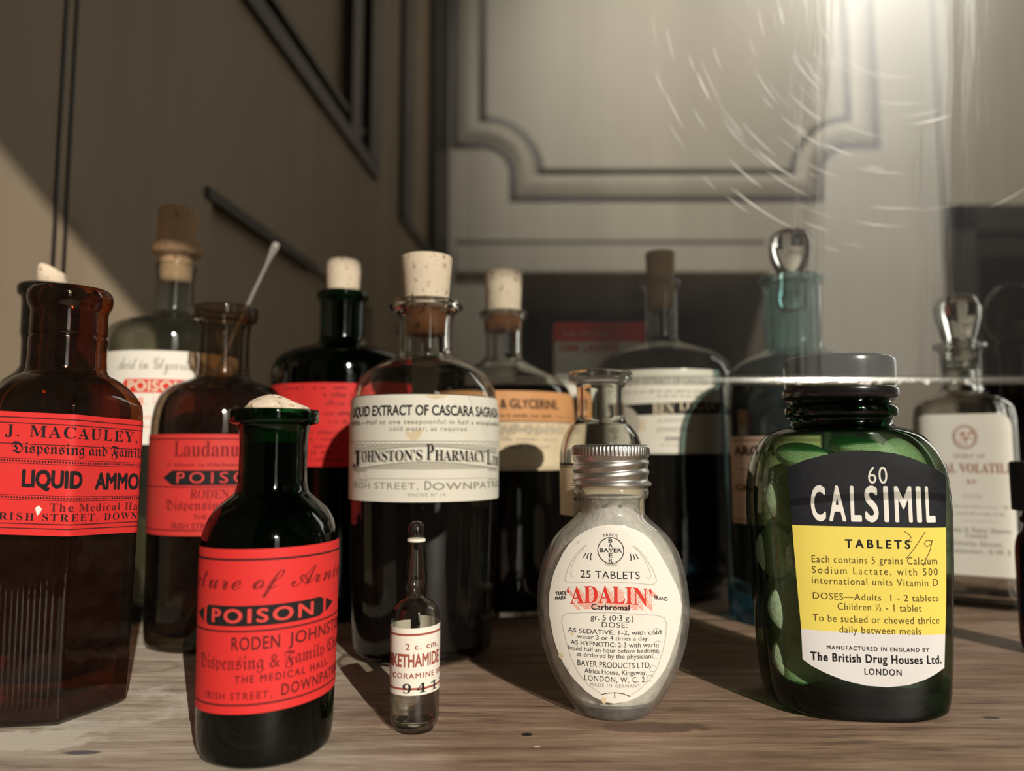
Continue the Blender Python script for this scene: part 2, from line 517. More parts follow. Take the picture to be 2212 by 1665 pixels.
    def poly(s, pts, mi, off=.00004, cutv=False, raw=False):
        q = pts if raw else [(s.U(x), s.V(y)) for x, y in pts]
        bm = bmesh.new(); vv = [bm.verts.new((x, y, 0)) for x, y in q]; f = bm.faces.new(vv)
        bmesh.ops.triangulate(bm, faces=[f])
        bm.verts.index_update()
        v = [(x.co.x, x.co.y) for x in bm.verts]; fc = [tuple(x.index for x in f.verts) for f in bm.faces]
        bm.free(); s.add(v, fc, mi, off, cutv)
    def stroke(s, pts, th, mi, off=.00004, raw=False):
        q = pts if raw else [(s.U(x), s.V(y)) for x, y in pts]
        if not raw: th = th*s.mpp()
        v, fc = [], []
        for i, p in enumerate(q):
            a, b = q[max(i-1, 0)], q[min(i+1, len(q)-1)]
            dx, dy = b[0]-a[0], b[1]-a[1]; l = math.hypot(dx, dy) or 1
            nx, ny = -dy/l*th/2, dx/l*th/2
            v += [(p[0]+nx, p[1]+ny), (p[0]-nx, p[1]-ny)]
        for i in range(len(q)-1): fc.append((2*i, 2*i+1, 2*i+3, 2*i+2))
        s.add(v, fc, mi, off)
    def mpp(s):
        return at(PX0, s.pyref, getattr(s, 'Yf', s.b.Y))[2]/F
    def rule(s, px0, px1, py, th, mi, off=.00004):
        s.stroke([(px0, py), (px1, py)], th, mi, off)
    def dots(s, px0, px1, py, th, gap, mi):
        u, u1 = s.U(px0), s.U(px1); g = gap*s.mpp(); t = th*s.mpp(); v = s.V(py)
        while u < u1:
            s.add([(u, v-t/2), (u+g*.55, v-t/2), (u+g*.55, v+t/2), (u, v+t/2)], [(0, 1, 2, 3)], mi, .00004); u += g
    def text(s, txt, sty, px0, px1, py, cap, mi, i=0, j=None, off=.00005, arc=0.0, slope=0.0, spacing=1.0, lean=0.0):
        """TXT so that txt[i:j] runs from px0 to px1 on baseline py with capitals CAP pixels high"""
        j = len(txt) if j is None else j
        left = textent(txt[:i].rstrip() or ' ', sty, spacing)[1] + .12 if i else textent(txt[:j], sty, spacing)[0]
        right = textent(txt[:j], sty, spacing)[1]
        u0, u1 = s.U(px0), s.U(px1); kx = (u1-u0)/max(right-left, 1e-6)
        ch = textent('H' if sty not in 'c' else 'L', sty)[3]
        ky = cap*s.mpp()/ch; v0 = s.V(py); uc = (u0+u1)/2; hw = max((u1-u0)/2, 1e-6)
        v, fc = tmesh(txt, sty, spacing)
        out = []
        for x, y, h in v:
            u = u0 + (x-left)*kx + lean*y*ky; q = (u-uc)/hw
            out.append((u, v0 + y*ky + slope*(u-uc) - arc*s.mpp()*q*q, h))
        s.add(out, fc, mi, off, bool(s.proj))
    def scribble(s, px0, px1, py, h, mi, words=4):
        """print too small and blurred to read: short upright strokes"""
        x = px0; k = 0
        while x < px1:
            hh = h*random.choice((.6, .6, 1.0, .75))
            a = random.uniform(1.2, 2.6)
            s.stroke([(x, py), (x+random.uniform(-.6, .6), py-hh)], a, mi)
            if random.random() < .55: s.stroke([(x, py-hh*.5), (x+h*.45, py-hh*random.choice((.1, .5, .6)))], 1.3, mi)
            x += h*.52 + (h*.8 if random.random() < .17 else 0)
    def build(s):
        me = bpy.data.meshes.new(s.name)
        me.from_pydata(s.V3, [], [f for f, _ in s.Fc])
        for p, (_, mi) in zip(me.polygons, s.Fc): p.material_index = mi; p.use_smooth = True
        for m in s.mats: me.materials.append(M[m])
        o = bpy.data.objects.new(s.name, me); COL.objects.link(o); o.parent = s.b.root
        return o

# ------------------------------------------------------------------ large structure
def wood():
    m, nt, o = newmat('worn_wood')
    p = N(nt, 'BsdfPrincipled', Roughness=.55); p.inputs['Specular IOR Level'].default_value = .35
    tc = nt.nodes.new('ShaderNodeTexCoord').outputs['Object']
    grain = noise(nt, tc, 14, 8, .62, (1.0, 14, 1))
    fine = noise(nt, tc, 60, 6, .7, (1.0, 16, 1))
    g = math_(nt, 'MULTIPLY_ADD', fine, .45, math_(nt, 'MULTIPLY', grain, .55))
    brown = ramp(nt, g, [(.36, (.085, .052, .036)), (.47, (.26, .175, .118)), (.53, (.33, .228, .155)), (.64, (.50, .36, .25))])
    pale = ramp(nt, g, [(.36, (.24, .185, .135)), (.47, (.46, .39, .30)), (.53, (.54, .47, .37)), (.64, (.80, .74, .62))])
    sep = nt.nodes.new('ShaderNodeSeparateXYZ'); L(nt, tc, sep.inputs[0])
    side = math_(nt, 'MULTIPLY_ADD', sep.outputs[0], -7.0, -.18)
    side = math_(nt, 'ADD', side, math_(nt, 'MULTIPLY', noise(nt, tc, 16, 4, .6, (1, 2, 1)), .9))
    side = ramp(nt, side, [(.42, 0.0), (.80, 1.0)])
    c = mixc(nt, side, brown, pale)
    # dark water marks with wandering edges
    blot = ramp(nt, noise(nt, tc, 9, 6, .65, (1, 3.0, 1)), [(.56, 0.0), (.68, .6)])
    c = mixc(nt, blot, c, (.15, .10, .07))
    def spot(x, y, rx, ry, col, inner=0.0, wob=.25):
        nonlocal c
        dx = math_(nt, 'DIVIDE', math_(nt, 'SUBTRACT', sep.outputs[0], x), rx)
        dy = math_(nt, 'DIVIDE', math_(nt, 'SUBTRACT', sep.outputs[1], y), ry)
        d = math_(nt, 'SQRT', math_(nt, 'ADD', math_(nt, 'MULTIPLY', dx, dx), math_(nt, 'MULTIPLY', dy, dy)))
        d = math_(nt, 'ADD', d, math_(nt, 'MULTIPLY', math_(nt, 'SUBTRACT', noise(nt, tc, 160, 3), .5), wob*2))
        st = [(0.0, 0.0 if inner else 1.0)] + ([(inner, 0.0), ((inner+1)/2, .8)] if inner else [(.75, 1.0)]) + [(1.0, 0.0)]
        c = mixc(nt, ramp(nt, d, st), c, col)
    X, Y = ground(1138, 1586); spot(X, Y, .0020, .0016, (.02, .016, .014), wob=.12)
    X, Y = ground(1160, 1612); spot(X, Y, .0011, .0006, (.85, .75, .6), wob=.1)
    X, Y = ground(1410, 1570); spot(X, Y, .020, .0045, (.17, .11, .075), wob=.7)
    X, Y = ground(2140, 1550); spot(X, Y, .003, .0012, (.06, .05, .04))
    X, Y = ground(250, 1530); spot(X, Y, .030, .023, (.74, .69, .58), inner=.45, wob=.5); X, Y = ground(60, 1600); spot(X, Y, .022, .009, (.74, .68, .56), wob=.6)
    X, Y = ground(320, 1440); spot(X, Y, .014, .009, (.30, .22, .15), inner=.6, wob=.3)
    X, Y = ground(175, 1625); spot(X, Y, .0065, .0016, (.16, .15, .15), wob=.5)
    L(nt, c, p.inputs['Base Color'])
    b = N(nt, 'Bump', Strength=.5, Distance=.0008); L(nt, g, b.inputs['Height']); L(nt, b.outputs[0], p.inputs['Normal'])
    L(nt, p.outputs[0], o.inputs[0]); return m
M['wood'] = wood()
M['wall_paint'] = plain('wall_paint', (.40, .315, .215), .55, var=.28, vscale=5, bump=.15, bscale=60, stretch=(1, 1, .15))
M['pale_paint'] = plain('pale_paint', (.46, .41, .335), .55, var=.22, vscale=6, stretch=(1, 1, .12))
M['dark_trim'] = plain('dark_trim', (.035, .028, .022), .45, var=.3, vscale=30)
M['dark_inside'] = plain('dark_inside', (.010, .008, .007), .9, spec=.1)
M['room_wall'] = plain('room_wall', (.11, .10, .085), .8)
M['frame_paint'] = plain('frame_paint', (.55, .52, .46), .5)

bm = bmesh.new(); box(bm, -.42, 1.25, .02, 1.62, -.032, 0.0)
bmesh.ops.bevel(bm, geom=[e for e in bm.edges], offset=.003, segments=2, affect='EDGES')
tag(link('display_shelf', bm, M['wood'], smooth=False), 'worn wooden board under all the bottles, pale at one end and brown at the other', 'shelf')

def wl(Y, Z, out): return (-.265 + .084*Y + out*.9965, Y - out*.084, Z)
def wall_strip(bm, Y0, Y1, Z0, Z1, o0, o1):
    v = [bm.verts.new(wl(y, z, o)) for o in (o0, o1) for y, z in ((Y0, Z0), (Y1, Z0), (Y1, Z1), (Y0, Z1))]
    for f in ((0,3,2,1),(4,5,6,7),(0,1,5,4),(1,2,6,5),(2,3,7,6),(3,0,4,7)): bm.faces.new([v[i] for i in f])
def S_(name, bm, mat, label=None):
    bmesh.ops.recalc_face_normals(bm, faces=bm.faces[:])
    o = link(name, bm, mat, smooth=False); o['kind'] = 'structure'
    if label: o['label'] = label
    return o
bm = bmesh.new()
wall_strip(bm, -1.1, 1.52, -.9, 2.8, -.05, -.008)
# stiles and rails stand in front of the sunk panels
for y0, y1, z0, z1 in ((-1.1, .53, 0, .272), (.964, 1.10, 0, 1.7), (-1.1, .964, .272, .446), (1.10, 1.52, .272, .446), (-1.1, .46, .446, 1.7), (1.49, 1.52, 0, 1.7)):
    wall_strip(bm, y0, y1, z0, z1, -.012, 0.0)
S_('wall_left', bm, M['wall_paint'], 'brown painted panelled side wall with a slanting patch of sunlight')
bm = bmesh.new()
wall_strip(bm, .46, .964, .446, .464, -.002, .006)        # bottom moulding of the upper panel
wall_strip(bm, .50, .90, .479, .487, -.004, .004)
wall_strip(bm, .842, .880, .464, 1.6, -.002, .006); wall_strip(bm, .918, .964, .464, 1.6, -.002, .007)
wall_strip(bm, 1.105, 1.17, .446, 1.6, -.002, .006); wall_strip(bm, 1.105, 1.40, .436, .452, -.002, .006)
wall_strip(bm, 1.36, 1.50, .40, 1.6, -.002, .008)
S_('trim_1', bm, M['dark_trim'], 'mouldings round the upper panels of the side wall, recess shade painted on as dark colour')  # dark strips carry the shade of the panel recesses as colour
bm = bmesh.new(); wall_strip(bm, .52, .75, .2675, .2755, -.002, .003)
S_('trim_2', bm, M['dark_trim'], 'moulding along the top of the low side panel, its shade painted on')  # dark colour stands in for the recess shade here too
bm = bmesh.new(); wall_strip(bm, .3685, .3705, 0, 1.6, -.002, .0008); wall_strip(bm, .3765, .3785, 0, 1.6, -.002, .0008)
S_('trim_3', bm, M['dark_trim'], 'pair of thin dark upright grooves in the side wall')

YB = 1.50
def bx(px, py=600): return at(px, py, YB)[0]
def bz(py): return at(PX0, py, YB)[1]
bm = bmesh.new()
ZA, ZT = bz(592), 2.8
box(bm, bx(930), bx(1118), YB, YB+.5, -.7, ZT)
box(bm, bx(1118), bx(1655), YB, YB+.5, ZA, ZT)
box(bm, bx(1655), bx(2052), YB, YB+.5, -.7, ZT)
box(bm, bx(2052), bx(2900), YB, YB+.5, bz(442), ZT)
S_('wall_back', bm, M['pale_paint'], 'hazy grey-beige panelled cupboard wall at the back')
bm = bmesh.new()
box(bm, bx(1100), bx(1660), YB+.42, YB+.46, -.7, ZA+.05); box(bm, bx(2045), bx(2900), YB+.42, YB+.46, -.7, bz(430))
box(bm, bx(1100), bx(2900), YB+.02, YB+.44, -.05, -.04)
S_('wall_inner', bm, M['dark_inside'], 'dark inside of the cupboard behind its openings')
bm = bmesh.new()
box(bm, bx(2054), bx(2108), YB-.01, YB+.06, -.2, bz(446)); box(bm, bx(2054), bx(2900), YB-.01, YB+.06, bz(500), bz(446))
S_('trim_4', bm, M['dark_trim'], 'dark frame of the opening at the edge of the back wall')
bm = bmesh.new()
box(bm, bx(985), bx(1655), YB-.022, YB+.005, ZA, bz(534))
S_('trim_5', bm, M['pale_paint'], 'pale rail under the cupboard door')
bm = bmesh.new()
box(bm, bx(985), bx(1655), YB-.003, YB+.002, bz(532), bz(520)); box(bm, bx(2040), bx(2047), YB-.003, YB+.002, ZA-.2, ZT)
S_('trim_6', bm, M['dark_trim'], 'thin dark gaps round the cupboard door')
# door moulding with notched round corners: a light half-round between two dark strips
def door_path(off):
    """outline of the sunk field, grown by OFF"""
    cx0, cx1, cz, r = bx(1042), bx(1845), bz(378), (bx(1170)-bx(1042)) - off
    p = [(cx0-off, 1.6)]
    n = 14
    for i in range(n+1):
        a = pi/2 - i*pi/2/n
        p.append((cx0 + r*cos(a) + 0, cz + r*sin(a)))
    zb = cz - off + .008
    p += [(cx0 + r, zb), (cx1 - r, zb)]
    for i in range(n+1):
        a = pi - i*pi/2/n
        p.append((cx1 + r*cos(a), cz + r*sin(a)))
    p.append((cx1+off, 1.6))
    p[0] = (cx0 - off, 1.6); p.insert(1, (cx0 - off, cz + r)); p.insert(len(p)-1, (cx1+off, cz + r))
    return p
def sweep(bm, offs, mi):
    rows = [[bm.verts.new((x, YB - h, z)) for x, z in door_path(o)] for o, h in offs]
    for a, b in zip(rows, rows[1:]):
        for i in range(len(a)-1): bm.faces.new((a[i], a[i+1], b[i+1], b[i])).material_index = mi
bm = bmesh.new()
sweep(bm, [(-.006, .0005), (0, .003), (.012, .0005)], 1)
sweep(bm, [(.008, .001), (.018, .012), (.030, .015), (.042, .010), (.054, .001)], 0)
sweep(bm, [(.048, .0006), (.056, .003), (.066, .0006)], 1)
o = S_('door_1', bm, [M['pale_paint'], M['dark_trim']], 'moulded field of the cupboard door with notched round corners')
for p in o.data.polygons: p.use_smooth = True

# the rest of the room, with the window behind the camera that the sun comes through
RX0, RX1, RY1, RZ0, RZ1 = -.6, 3.3, 2.1, -.9, 2.8
bm = bmesh.new()
for x0, x1, z0, z1 in ((RX0, WX0, RZ0, RZ1), (WX1, RX1, RZ0, RZ1), (WX0, WX1, RZ0, WZ0), (WX0, WX1, WZ1, RZ1)): box(bm, x0, x1, WY-.02, WY, z0, z1)
S_('wall_front', bm, M['room_wall'])
bm = bmesh.new(); box(bm, RX1, RX1+.1, WY-.02, RY1, RZ0, RZ1); S_('wall_right', bm, M['room_wall'])
bm = bmesh.new(); box(bm, RX0-.1, RX0, WY-.02, RY1, RZ0, RZ1); S_('wall_far_left', bm, M['room_wall'])
bm = bmesh.new(); box(bm, RX0, RX1, WY-.02, RY1, RZ1, RZ1+.1); S_('ceiling', bm, M['room_wall'])
bm = bmesh.new(); box(bm, RX0, RX1, WY-.02, RY1, RZ0-.1, RZ0); S_('floor', bm, M['room_wall'])
bm = bmesh.new()
fw = .05
box(bm, WX0-fw, WX0+.01, WY-.01, WY+.03, WZ0, WZ1); box(bm, WX1-.01, WX1+fw, WY-.01, WY+.03, WZ0, WZ1)
box(bm, WX0-fw, WX1+fw, WY-.01, WY+.03, WZ1-.005, WZ1+fw); box(bm, WX0-fw, WX1+fw, WY-.01, WY+.09, WZ0-.04, WZ0)
S_('window_1', bm, M['frame_paint'], 'painted frame of the room window')

# ------------------------------------------------------------------ front row
def smin(a, b, k):
    h = max(0.0, min(1.0, .5+.5*(b-a)/k)); return b*(1-h) + a*h - k*h*(1-h)

# --- small green poison bottle ---
def green_poison():
    B = Bottle('poison_bottle', 'small dark green bottle with a red POISON label and broken cork, nearest the camera', 'bottle', 594, 885, .2235)
    P = B.prof([(88, 885), (96, 886), (98, 891), (98, 908), (95, 914), (80, 918), (76, 930), (74, 960), (74, 1010), (75, 1040), (80, 1060), (98, 1076), (122, 1098), (138, 1125), (147, 1152), (150, 1180), (150, 1300), (149, 1540), (147, 1575), (141, 1600)], foot=128)
    B.glass(P, .0022, M['deep_green_glass'])
    B.fill(.0045, B.z(1110), -.0004, M['dark_liquid'])
    bm = bmesh.new(); n = 40; prev = None
    zt = B.z(884); r0 = B.r(72, 940)
    rows = [(B.z(955), r0-.0024), (B.z(890), r0-.0018), (zt+.0002, r0-.0004), (zt+.0008, r0-.0008), (zt+.0022, r0*.70), (zt+.0036, r0*.36), (zt+.0042, r0*.12)]
    for k, (z, r) in enumerate(rows):
        vs_ = []
        for i in range(n):
            a = 2*pi*i/n; j = 1 + (.10*sin(3*a+1)+.06*sin(7*a)+.03*sin(13*a+k))*(.3 if k < 2 else 1)
            vs_.append(bm.verts.new((r*j*cos(a) - (.0008 if k > 3 else 0), r*j*sin(a), z + (0 if k < 2 else .0003*sin(5*a+k)))))
        if prev:
            for i in range(n): bm.faces.new((prev[i], prev[(i+1) % n], vs_[(i+1) % n], vs_[i]))
        prev = vs_
    c = bm.verts.new((-.001, 0, zt+.0044))
    for i in range(n): bm.faces.new((prev[i], prev[(i+1) % n], c))
    link('cork', bm, M['cork'], B.root)
    def tl(v): return .055 + (.015-.055)*max(0, min(1, (v-B.z(1540))/(B.z(1185)-B.z(1540))))
    Lb = Label(B, ['red_paper', 'black_ink', 'faint_red_ink', 'maroon_ink', 'red_letter_ink'], 1340, tl)
    Lb.patch(0, 0, 1185, 1541, full=(-.0292, .0292))
    for py, th, mi in ((1208, 4, 1), (1362, 4, 3), (1521, 4, 3)):
        Lb.stroke([(-.0290+.058*i/20, Lb.V(py)) for i in range(21)], th*Lb.mpp(), mi, raw=True)
    Lb.text('Tincture of Arnica', 'c', 438, 712, 1272, 40, 2, i=4, j=15)
    c = []
    for x, y in ((448, 1312), (452, 1307), (690, 1307), (697, 1314), (697, 1344), (690, 1351), (452, 1351), (447, 1345)): c.append((x, y))
    Lb.poly(c, 1)
    Lb.poly([(442, 1314), (442, 1346), (431, 1329)], 1); Lb.poly([(702, 1314), (702, 1346), (717, 1329)], 1)
    Lb.text('POISON', 'h', 459, 676, 1343, 29, 4, off=.00009, spacing=1.25)
    Lb.text('RODEN', 'b', 502, 606, 1402, 27, 3, spacing=1.1)
    Lb.text('JOHNSTON', 'b', 625, 721, 1400, 26, 3, i=0, j=6, spacing=1.1)
    Lb.text('Dispensing & Family Chemist', 'f', 438, 718, 1445, 31, 2, i=0, j=21)
    Lb.text('THE MEDICAL HALL.', 'b', 511, 711, 1473, 15, 3, spacing=1.3)
    Lb.text('IRISH STREET,', 'b', 450, 592, 1509, 15, 2, spacing=1.3)
    Lb.text('DOWNPATRICK', 'b', 612, 718, 1509, 23, 3, i=0, j=7, spacing=1.2)
    Lb.build()
green_poison()

# --- hexagonal amber bottle ---
def amber_hex():
    rot = radians(6)
    B = Bottle('ribbed_bottle', 'six-sided amber glass bottle with ribbed face, empty mouth and wide red label', 'bottle', 154, 640, .2565, shape=sh_hex(rot))
    P = B.prof([(72, 625), (84, 627), (92, 634), (95, 646), (93, 660), (87, 671), (85, 677), (85, 690), (86, 715), (86.5, 724), (84.5, 729), (86.5, 734), (87, 770), (89, 800), (89, 800), (94, 809), (112, 818), (130, 832), (143, 852), (150, 875), (153, 905), (153, 1160), (152, 1250), (150, 1480), (148, 1510), (143, 1528)], foot=132)
    f = B.r(151, 1160)/P[-1][1]
    gz = lambda z: 1 + .07*max(0.0, min(1.0, (B.z(812)-z)/(B.z(812)-B.z(860))))
    P = [(z, r*gz(z)) for z, r in P]
    zs0, zs1, zl = B.z(812), B.z(880), B.z(1175)
    kz = lambda z: (1.5 if z > .006 else 1.0) if z < zl else max(0.0, min(1.0, (zs0-z)/(zs0-zs1)))
    B.glass(P, .0035, M['amber_glass'], kz, n=360, base=.0125)
    B.fill(.0215, B.z(905), -.0004, M['dark_filling'], n=180)  # added filling, standing in for the dark view through the glass
    B.kk = 1.0
    Lb = Label(B, ['red_paper', 'black_ink', 'maroon_ink', 'white_ink'], 1030, -.045)
    lo, hi = -.042, .0315
    Lb.patch(0, 0, 893, 1160, full=(lo, hi))
    def line(py, th, mi): Lb.stroke([(lo+(hi-lo)*i/24, Lb.V(py)) for i in range(25)], th*Lb.mpp(), mi, raw=True)
    for py, th in ((905, 2.6), (917, 2.2), (962, 2), (1135, 2.4), (1145, 2.4)): line(py, th, 2)
    Lb.text('J. MACAULEY,', 's', 6, 292, 946, 25, 1, spacing=1.2)
    Lb.text('Dispensing and Family Chemist', 'f', 22, 300, 982, 25, 1, i=0, j=20)
    for py in (999, 1078): Lb.dots(-60, 304, py, 4, 6, 1); 
    for py in (994, 1004, 1073, 1083): line(py, 1.2, 2)
    Lb.text('LIQUID', 'x', 48, 178, 1054, 37, 1)
    Lb.text('AMMONIA', 'x', 205, 300, 1056, 37, 1, i=0, j=4)
    Lb.text('The Medical Hall', 's', 112, 300, 1106, 17, 2, i=0, j=14, spacing=1.15)
    Lb.text('IRISH STREET, DOWNPATRICK', 's', -12, 300, 1128, 16, 1, i=0, j=18, spacing=1.3)
    Lb.poly([(80, 1100), (88, 1094), (95, 1102), (90, 1112), (85, 1117)], 3)
    Lb.build()
    return B
amber_hex()

# --- ampoule ---
def ampoule():
    B = Bottle('glass_ampoule', 'tiny sealed clear glass ampoule with a cream and red paper band', 'ampoule', 898, 1300, .2375)
    P = B.prof([(2, 1125), (9, 1127), (16, 1134), (19, 1146), (19, 1154), (18, 1160), (20, 1164), (18, 1168), (18, 1190), (22, 1220), (25, 1245), (24, 1262), (19, 1277), (18, 1283), (22, 1290), (38, 1300), (49, 1314), (52, 1330), (53, 1360), (53, 1500), (53, 1540), (50, 1556), (46, 1562)], foot=42)
    B.glass(P, .0007, M['clear_glass'], base=.0022, n=56)
    B.fill(.0024, B.z(1420), .00008, M['water'])
    bm = bmesh.new(); r = B.r(19, 1166)
    rings_bm(bm, [(B.z(1170), r*.96, r*.96, 0), (B.z(1168), r*1.06, r*1.06, 0), (B.z(1164), r*1.06, r*1.06, 0), (B.z(1162), r*.9, r*.9, 0)], sh_round, 40)
    link('score_ring', bm, M['cream_paper'], B.root)['label'] = 'pale ring where the tip breaks off'
    Lb = Label(B, ['cream_paper', 'rust_ink', 'black_ink'], 1430, .03, cut=.0008)
    h = pi*B.r(53, 1430)*.94
    Lb.patch(0, 0, 1357, 1502, full=(-h, h))
    for py in (1371, 1488): Lb.stroke([(-h+2*h*i/30, Lb.V(py)) for i in range(31)], 4.5*Lb.mpp(), 1, raw=True)
    Lb.text('2 c. cm.', 'b', 876, 943, 1403, 13, 1, spacing=1.2)
    Lb.text('NIKETHAMIDE B.P.', 'h', 852, 946, 1440, 27, 1, i=2, j=11)
    Lb.text('CORAMINE BRAND', 'b', 851, 953, 1465, 11, 1, i=0, j=12, spacing=1.2)
    Lb.text('94114', 's', 871, 951, 1497, 19, 2, i=0, j=4, spacing=1.5)
    Lb.build()
ampoule()

# --- flat flask with aluminium screw cap ---
def flask():
    B = Bottle('tablet_flask', 'flat oval clear glass flask with ribbed aluminium screw cap and white oval label', 'bottle', 1320, 1100, .2534)
    bf = lambda z, r: smin(r, .0126, .003)
    P = B.prof([(70, 1000), (74, 1050), (80, 1054), (82, 1062), (80, 1072), (74, 1078), (72, 1090), (73, 1106), (80, 1116), (93, 1128), (113, 1146), (130, 1167), (143, 1190), (154, 1222), (162, 1262), (165, 1300), (164, 1340), (158, 1382), (147, 1420), (135, 1450), (119, 1480), (105, 1502), (94, 1516), (86, 1526), (86, 1526), (86, 1532), (82, 1540)], foot=74)
    B.glass(P, .0016, M['dusty_glass'], n=80, base=.0035, b=bf)
    wool = B.fill(.0042, B.z(1070), .0007, M['wool'], name='cotton_wool')
    # cap
    r = B.r(83, 1000)
    prof = [(B.z(1049), r*.98), (B.z(1048), r*1.045), (B.z(1044), r*1.05), (B.z(1041), r*.99), (B.z(1037), r*.955), (B.z(1033), r*.97), (B.z(1027), r*1.0), (B.z(1021), r*.985), (B.z(1017), r*.955), (B.z(1012), r*.975), (B.z(1006), r*1.0), (B.z(1000), r*.985), (B.z(996), r*.95), (B.z(990), r*.975), (B.z(985), r*1.0)]
    bm = bmesh.new()
    n = 256
    prof = catmull([(b, a) for a, b in prof], 4)
    rr = [(z, q, q, 0) for q, z in prof]
    def cap_shape(k, ph):
        w = 1 + k*.018*(1 if sin(64*ph) > 0 else -1)*min(1, abs(sin(64*ph))*2.2)
        return w*sin(ph), -w*cos(ph)
    rr += [(B.z(983.5), r, r, .3), (B.z(982), r*1.005, r*1.005, 1), (B.z(968), r*1.005, r*1.005, 1), (B.z(965), r*.995, r*.995, .6), (B.z(962), r*.97, r*.97, 0), (B.z(960.5), r*.92, r*.92, 0)]
    rings_bm(bm, rr, cap_shape, n)
    # threads climb a little round the cap
    for v in bm.verts:
        t = max(0.0, min(1.0, (B.z(988)-v.co.z)/(B.z(996)-B.z(1010)))) * max(0.0, min(1.0, (v.co.z-B.z(1046))/(B.z(1030)-B.z(1046))))
        v.co.z += t*.0011*v.co.x/r
    link('screw_cap', bm, M['aluminium'], B.root)['label'] = 'ribbed aluminium screw cap'
    def S2(x, v, off):
        a = B.A(v); b = bf(v, a); q = max(0.0, 1-(x/a)**2)
        y = -b*sqrt(q); nx, ny = x/a**2, y/b**2; l = math.hypot(nx, ny) or 1
        return x + nx/l*off, y + ny/l*off, v
    Lb = Label(B, ['white_paper', 'black_ink', 'red_ink', 'pale_red_ink', 'pale_grey_ink', 'grey_ink', 'tan_paper'], 1330, 0.0, proj=S2, d=.012, cut=.0016, off=.0002)
    out = [(1315,1133),(1290,1138),(1264,1150),(1245,1164),(1229,1181),(1217,1200),(1207,1221),(1197,1246),(1191,1270),(1187,1294),(1186,1318),(1187,1340),(1191,1363),(1196,1390),(1203,1414),(1211,1433),(1220,1450),(1232,1468),(1248,1485),(1265,1499),(1283,1510),(1303,1517),(1324,1520),(1348,1516),(1371,1508),(1389,1498),(1405,1485),(1420,1469),(1434,1450),(1444,1429),(1452,1404),(1461,1378),(1467,1352),(1471,1330),(1472,1312),(1469,1290),(1462,1268),(1451,1244),(1442,1225),(1433,1208),(1421,1187),(1409,1168),(1392,1153),(1373,1143),(1345,1135)]
    Lb.poly(out, 0, off=0.0, cutv=True)
    T = Lb.text
    T('TRADE', 'g', 1304, 1337, 1158, 6, 1, arc=3)
    T('MARK', 'g', 1309, 1336, 1223, 5, 5, arc=-2)
    def circ(cx, cyy, r_, th, mi, a0=0, a1=360, n=40): Lb.stroke([(cx+r_*cos(radians(a0+(a1-a0)*i/n)), cyy-r_*sin(radians(a0+(a1-a0)*i/n))) for i in range(n+1)], th, mi)
    circ(1321, 1189, 28, 1.8, 1)
    T('BAYER', 'b', 1297, 1345, 1193, 8.5, 1)
    for ch, y in (('B', 1172), ('A', 1182), ('E', 1204), ('R', 1215)): T(ch, 'b', 1316.5, 1325, y, 8.5, 1)
    for sx in (-1, 1):
        for k in range(3): Lb.stroke([(1321+sx*(42+k*6), 1196+k*.5), (1321+sx*(44+k*7), 1204), (1321+sx*(43+k*8), 1211-k*2)], 2.0, 1)
    T('25 TABLETS', 'g', 1255, 1383, 1250, 15.5, 1, spacing=1.05)
    # ornament lines
    Lb.stroke([(1270,1180),(1262,1184),(1248,1198),(1236,1216),(1227,1236),(1222,1252),(1222,1259),(1228,1264),(1240,1263),(1280,1258),(1330,1257),(1380,1260),(1404,1263),(1414,1262),(1419,1256),(1417,1246),(1409,1226),(1396,1204),(1380,1186),(1369,1178)], 1.8, 4)
    Lb.stroke([(1268,1178),(1260,1190),(1246,1206),(1236,1228),(1234,1244),(1238,1250),(1243,1247)], 1.6, 4)
    Lb.stroke([(1369,1178),(1382,1192),(1396,1212),(1405,1234),(1407,1246),(1402,1250),(1398,1246)], 1.6, 4)
    Lb.stroke([(1296,1500),(1270,1484),(1250,1462),(1234,1430),(1222,1390),(1214,1352),(1216,1338),(1226,1331),(1260,1326),(1320,1323),(1380,1326),(1420,1330),(1434,1336),(1439,1348),(1437,1374),(1430,1408),(1418,1444),(1400,1470),(1378,1490),(1360,1501)], 1.8, 4)
    # red name, hatched shade and front
    for dx, dy, mi, of in ((13, 12, 3, .00002), (9, 8, 3, .00003), (5, 5, 3, .00004), (0, 0, 2, .00011)):
        T('\u2018ADALIN\u2019', 's', 1226+dx, 1408+dx, 1303+dy, 36, mi, arc=7, off=of)
    for k in range(0, 33):
        x = 1228+k*5.2; Lb.stroke([(x+2, 1268), (x+22, 1310)], 1.1, 0, off=.00005)
    T('TRADE', 'b', 1201, 1225, 1292, 8, 1, slope=.18); T('MARK', 'b', 1201, 1224, 1302, 8, 1, slope=.22); T('BRAND', 'b', 1413, 1442, 1297, 8, 1, slope=-.2)
    T('Carbromal', 'b', 1278, 1360, 1318, 12, 1, spacing=1.05, off=.00012)
    T('gr. 5 (0\u00b73 g.)', 'g', 1276, 1368, 1341, 12, 1)
    T('DOSE:', 'g', 1300, 1355, 1355.5, 11, 1, spacing=1.15)
    T('AS SEDATIVE: 1-2, with cold', 'g', 1227, 1427, 1371, 9.5, 1); T('water 3 or 4 times a day.', 'g', 1247, 1401, 1383, 9, 1)
    T('AS HYPNOTIC: 2-3 with warm', 'g', 1233, 1421, 1397.5, 9.5, 1); T('liquid half an hour before bedtime,', 'g', 1228, 1424, 1410, 9, 1)
    T('as ordered by the physician.', 'g', 1245, 1408, 1422, 9, 1)
    T('BAYER PRODUCTS LTD.', 'g', 1247, 1404, 1443, 12, 1); T('Africa House, Kingsway,', 'g', 1262, 1395, 1457.5, 10, 1)
